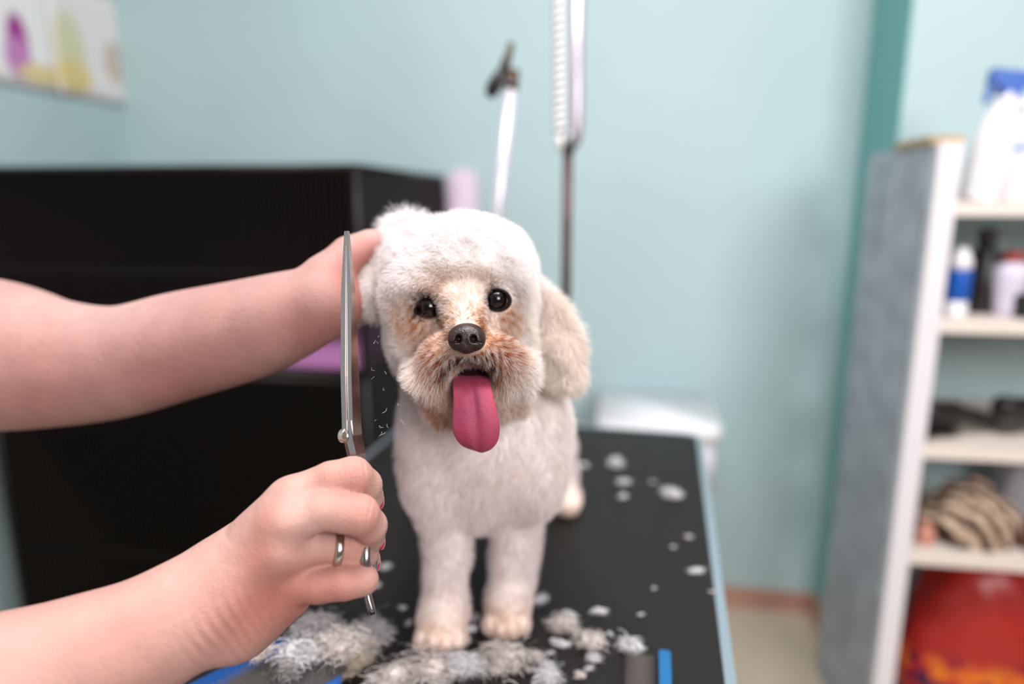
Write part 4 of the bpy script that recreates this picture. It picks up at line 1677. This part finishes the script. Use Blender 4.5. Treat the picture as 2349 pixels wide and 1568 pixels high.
# ricasso block under the pivot, shanks to the finger and thumb rings
path = [piv + (P(806, 962, .389) - piv), piv, P(818, 1040, .387), P(828, 1110, .389), P(838, 1180, .391), P(846, 1238, .386)]
pr = [(-0.0055, .005, -.0012, .0034), (-0.0055, .005, -.0012, .0036), (-0.005, .0045, -.0010, .0034), (-.0035, .0035, -.001, .003), (-.003, .003, -.001, .003), (-.0028, .0028, -.001, .003)]
obj('shank', ribbon(path, Wd, Nd, pr), M_shank, sc, bevel=0.0006)
path2 = [piv, P(816, 1050, .393), P(822, 1120, .402), P(826, 1170, .410)]
pr2 = [(-.005, .005, -.0034, -.001), (-.004, .004, -.003, -.0006), (-.003, .003, -.003, 0), (-.0028, .0028, -.003, 0)]
obj('shank', ribbon(path2, Wd, Nd, pr2), M_shank, sc, bevel=0.0006)


def torus_obj(name, c, a, b, ra, rb, r, flat=1.0):
    """ring in the plane of a, b"""
    bm = bmesh.new()
    nn = np.cross(a, b)
    rows = []
    for k in range(36):
        an = 2 * math.pi * k / 36
        e = a * math.cos(an) * ra + b * math.sin(an) * rb
        er = e / np.linalg.norm(e)
        rows.append([bm.verts.new(Vector(c - SO + e + er * r * math.cos(q) + nn * r * flat * math.sin(q))) for q in [2 * math.pi * j / 10 for j in range(10)]])
    for k in range(36):
        p_, q_ = rows[k], rows[(k + 1) % 36]
        for j in range(10):
            bm.faces.new((p_[j], q_[j], q_[(j + 1) % 10], p_[(j + 1) % 10]))
    return obj(name, bm, M_shank, sc, True)


WL = FW - Ld * (FW @ Ld)
WL /= np.linalg.norm(WL)
torus_obj('finger_loop', P(848, 1274, .3768), Ld, WL, 0.0125, 0.0112, 0.0022, 1.3)
torus_obj('thumb_loop', P(818, 1215, .420), Ld, Wd, 0.0135, 0.0115, 0.0020, 1.15)
bm = bmesh.new()
tube(bm, [Vector(p - SO) for p in (P(843, 1318, .384), P(841, 1345, .385), P(845, 1372, .384), P(852, 1396, .383), P(856, 1408, .3825))], [.0022, .0023, .0024, .0023, .0016], 12)
obj('finger_rest', bm, M_shank, sc, True)
# pivot screw
bm = bmesh.new()
X_ = Vector(-Nd)
zc = P(803, 999, .3835) - SO - Nd * 0.0012
fr = Matrix.Translation(Vector(zc)) @ X_.to_track_quat('Z', 'Y').to_matrix().to_4x4()
lathe(bm, [(0.0018, 0.0), (0.0042, 0.0012), (0.0044, 0.0016), (0.0044, 0.0042), (0.0040, 0.0048), (0.0012, 0.0050)], 36, fr)
obj('pivot_screw', bm, mat('bright_steel_screw', (214, 210, 200), rough=0.22, metal=1.0), sc, False)

P = P0

# ================================================================== CUT FUR, BRUSH AND COMB ON THE TABLE
M_tuft = attr_mat('cut_fur', 'tint', rough=0.9, spec=0.05)


def tuft_mesh(seed, n, L, spread, h, flat, tone):
    """a lock of cut fur: curved strands lying loosely together"""
    g = np.random.default_rng(seed)
    Vt, Qt, Ct = [], [], []
    for k in range(n):
        a = g.normal(0, 0.5) if flat else g.uniform(0, 6.28)
        o = np.array([g.normal(0, spread), g.normal(0, spread * (0.45 if flat else 1)), abs(g.normal(0, h)) * math.exp(-1)])
        d = np.array([math.cos(a), math.sin(a), g.uniform(-0.05, 0.35)])
        side = np.array([-math.sin(a), math.cos(a), 0])
        l = L * g.uniform(0.5, 1.1)
        cv = g.normal(0, 1.1)
        wdt = g.uniform(0.00016, 0.00036)
        base = len(Vt)
        for j in range(5):
            s = j / 4 - 0.5
            p = o + d * l * s + side * cv * l * s * s + np.array([0, 0, max(0.0, 0.002 * (1 - 4 * s * s))])
            p[2] = max(p[2], 0.0006)
            ww = wdt * (1 - 1.4 * abs(s))
            Vt += [p + side * ww, p - side * ww + np.array([0, 0, 0.0004]), p + np.array([0, 0, ww * 1.2])]
        for j in range(4):
            b = base + j * 3
            for q in ((0, 1), (1, 2), (2, 0)):
                Qt.append((b + q[0], b + q[1], b + q[1] + 3, b + q[0] + 3))
        t = tone * g.uniform(0.86, 1.0)
        Ct += [t] * 15
    # soft core of matted fur
    nu, nv = 14, 7
    base = len(Vt)
    for i in range(nv + 1):
        th = math.pi * i / nv
        for j in range(nu):
            ph = 2 * math.pi * j / nu
            q = np.array([math.sin(th) * math.cos(ph), math.sin(th) * math.sin(ph), math.cos(th)])
            w_ = 1 + 0.35 * wob(q[None] * 1.0, 2.6, seed)[0, 0]
            p = q * w_ * np.array([spread * 1.6, spread * (0.85 if flat else 1.4), h * 0.62])
            Vt.append(np.array([p[0], p[1], max(p[2] + h * 0.2, 0.0004)]))
            Ct.append(tone)
    for i in range(nv):
        for j in range(nu):
            a_, b_ = base + i * nu + j, base + i * nu + (j + 1) % nu
            Qt.append((a_, a_ + nu, b_ + nu, b_))
    return np_mesh('fur_tuft', np.array(Vt), np.array(Qt), np.array(Ct))


T_w = np.array(lin((253, 251, 253)))
T_c = np.array(lin((252, 242, 236)))
variants = [tuft_mesh(50 + k, 240, 0.011, 0.0033, 0.004, k % 2 == 0, T_w if k < 5 else T_c) for k in range(7)]
SMALL = [(1340, 1068, .7), (1430, 1108, .9), (1428, 1141, .8), (1497, 1106, .4), (1597, 1312, .8), (1580, 1232, .45), (1632, 1358, .35), (1372, 1405, .8), (1302, 1412, .7),
         (1285, 1478, .8), (1362, 1512, .7), (1350, 1535, .5), (1228, 1508, .8), (1128, 1415, .8), (1240, 1378, 1.0), (885, 1302, .6), (862, 1345, .5),
         (1088, 1420, .7), (1075, 1448, .8), (1180, 1440, .5), (1216, 1540, .6), (1262, 1500, .5), (1310, 1448, .5), (1400, 1455, .35), (1180, 1505, .8), (1030, 1518, .9), (1062, 1470, .7),
         (1208, 1300, .7), (940, 1430, .5), (925, 1395, .4), (1500, 1350, .3), (1545, 1255, .3), (1470, 1410, .3), (1330, 1550, .5)]
ORD = ['first', 'second', 'third', 'fourth', 'fifth', 'sixth', 'seventh', 'eighth', 'ninth', 'tenth', 'eleventh', 'twelfth', 'thirteenth', 'fourteenth', 'fifteenth', 'sixteenth']
ROWS = [(0, 1160, 'on the far table half'), (1160, 1400, 'on the middle of the table'), (1400, 1480, 'level with the front paws'), (1480, 1600, 'on the near table edge')]
SMALL_LAB = {}
for lo, hi, where in ROWS:
    row = sorted([t_ for t_ in SMALL if lo <= t_[1] < hi])
    for k, t_ in enumerate(row):
        SMALL_LAB[t_] = 'small white tuft of cut fur %s, %s from the left' % (where, ORD[k])
for i, (px, py, s) in enumerate(SMALL):
    o = bpy.data.objects.new('fur_tuft', variants[i % 7])
    COL.objects.link(o)
    o.location = tuple(on_z(px, py, TZ + 0.0005))
    o.rotation_euler = (0, 0, random.uniform(0, 6.28))
    o.scale = (s, s, s)
    tag(o, SMALL_LAB[(px, py, s)], 'fur', 'small tufts of cut fur')
for me in variants:
    me.materials.append(M_tuft)
BIG = [(1413, 1066, 1.5, 12, 'white tuft of cut fur, the farthest large one on the black table', T_w),
       (1540, 1137, 1.4, 14, 'white tuft of cut fur lying alone towards the far table edge', T_w),
       (1290, 1440, 1.4, 10, 'pinkish tuft of cut fur right of the front paws', T_c),
       (1353, 1475, 1.4, 18, 'curled pinkish tuft of cut fur nearest above the comb teeth', T_c),
       (1446, 1487, 1.1, 9, 'round white tuft of cut fur just above the blue comb', T_w),
       (1150, 1520, 2.4, 22, 'cream lock of cut fur in front of the dog, between its paws', T_c),
       (1060, 1535, 2.2, 24, 'white lock of cut fur below the left front paw', T_w),
       (985, 1540, 3.0, 26, 'large cream heap of cut fur under the left front paw', T_c),
       (905, 1562, 2.4, 28, 'cream lock of cut fur at the lower picture edge', T_c),
       (1255, 1560, 1.7, 12, 'white tuft of cut fur at the lower picture edge', T_w),
       (835, 1470, 2.6, 30, 'pale grey lock of cut fur below the scissors', np.array(lin((226, 220, 220)))),
       (800, 1530, 2.8, 32, 'cream and tan lock of cut fur beside the bristles', np.array(lin((238, 222, 204)))),
       (725, 1455, 2.4, 34, 'grey wispy lock of cut fur hanging over the brush bristles', np.array(lin((214, 208, 208)))),
       (690, 1505, 1.9, 38, 'white matted lock of cut fur caught in the brush bristles', T_w),
       (655, 1545, 1.5, 40, 'grey matted lock of cut fur low in the brush bristles', np.array(lin((200, 194, 192)))),
       (775, 1490, 2.2, 42, 'pale cream lock of cut fur on the end of the brush bristles', T_c),
       (600, 1500, 1.3, 36, 'small cream lock of cut fur on the blue brush rim', T_c)]
BRUSH_Z = TZ + 0.032
for px, py, s, sd, lab, tone in BIG:
    on_brush = 'bristles' in lab and 'beside' not in lab or 'rim' in lab
    me = tuft_mesh(300 + sd, int(420 * min(s, 2.2)), 0.0125 * s ** 0.55, 0.0030 * s, 0.0065 * s ** .7, sd % 4 == 0, tone)
    me.materials.append(M_tuft)
    o = bpy.data.objects.new('fur_tuft', me)
    COL.objects.link(o)
    o.location = tuple(on_z(px, py, (BRUSH_Z if on_brush else TZ) + 0.001))
    o.rotation_euler = (0, 0, sd * 1.7)
    tag(o, lab, 'fur', 'large tufts of cut fur')

# slicker brush: blue body, grey wire bristles pointing up
ba, bb = on_z(470, 1580, TZ + .01), on_z(690, 1466, TZ + .01)
bdir = (bb - ba) / np.linalg.norm(bb - ba)
bper = np.array([bdir[1], -bdir[0], 0])
bc = bb - bdir * 0.05 + bper * 0.048
br = empty('slicker_brush', (bc[0], bc[1], TZ), (0, 0, math.atan2(bdir[1], bdir[0])))
tag(br, 'blue slicker brush with grey wire bristles, clogged with fur, under the scissor hand', 'brush')
M_bblue = mat('bright_blue_plastic', (36, 98, 176), rough=0.4)
bm = bmesh.new()
slab(bm, [(x - .006, y + .009) for x, y in rrect(0.098, 0.080, 0.012)], 0.002, 0.020)
bd = obj('brush_body', bm, M_bblue, br, True, 0.003, 2)
bm = bmesh.new()
slab(bm, rrect(0.100, 0.052, 0.008), 0.020, 0.022)
obj('bristle_pad', bm, mat('grey_rubber_pad', (84, 80, 78), rough=0.8), br)
bm = bmesh.new()
for i in range(44):
    for j in range(22):
        x, y = -0.048 + 0.096 * i / 43 + random.gauss(0, .0004), -0.024 + 0.048 * j / 21 + random.gauss(0, .0004)
        l = 0.013 + random.gauss(0, 0.0008)
        tube(bm, [(x, y, 0.017), (x + 0.0004, y, 0.017 + l * .6), (x + 0.0025, y, 0.017 + l)], 0.00028, 3)
tag(obj('bristles', bm, mat('bristle_wire', (170, 165, 162), rough=0.35, metal=0.8), br), kind='stuff')
bm = bmesh.new()
tube(bm, [(-0.055, 0, 0.008), (-0.075, 0, 0.010), (-0.10, 0, 0.012), (-0.16, 0, 0.012), (-0.17, 0, 0.012)], [.010, .008, .0095, .0095, .006], 14)
obj('handle', bm, M_bblue, br, True)

# comb with blue spine and fine metal teeth
c0, c1 = on_z(1524, 1508, TZ), on_z(1527, 1640, TZ)
d = c1 - c0
L_ = 0.13
cb = empty('comb', tuple(c0), (0, 0, math.atan2(d[1], d[0])))
tag(cb, 'fine metal toothed comb with a blue spine near the table edge', 'comb')
bm = bmesh.new()
slab(bm, [(x + L_ / 2, y) for x, y in rrect(L_, 0.0095, 0.003)], 0.0005, 0.0075)
obj('spine', bm, mat('comb_blue', (20, 98, 152), rough=0.4), cb, False, 0.001, 1)
bm = bmesh.new()
tube(bm, [(0, -0.004, 0.004), (0, -0.030, 0.003), (0, -0.034, 0.002)], [.00075, .00065, .0003], 6)
first = obj('tooth', bm, mat('comb_steel', (92, 86, 84), rough=0.5, metal=0.6), cb, True)
first.location = (0.006, 0, 0)
for k in range(1, 50):
    t_ = first.copy()
    COL.objects.link(t_)
    t_.parent = cb
    t_.location = (0.006 + k * 0.0024, 0, 0)

# a few snippets of hair drifting down from the blades
bm = bmesh.new()
g = np.random.default_rng(5)
for k in range(18):
    px, py = g.normal(880, 22), g.uniform(770, 1010)
    if px < 840 or (px > 905 and py < 900):
        continue
    p = P(px, py, 0.42 + g.normal(0, .012))
    v = g.normal(size=3) * 0.0010
    w = g.normal(size=3) * 0.0006
    tube(bm, [Vector(p - v), Vector(p + w), Vector(p + v)], 0.00005, 3)
o = obj('drifting_hair', bm, M_white)
tag(o, 'fine white snippets of hair drifting down between scissors and dog', 'hair', kind='stuff')
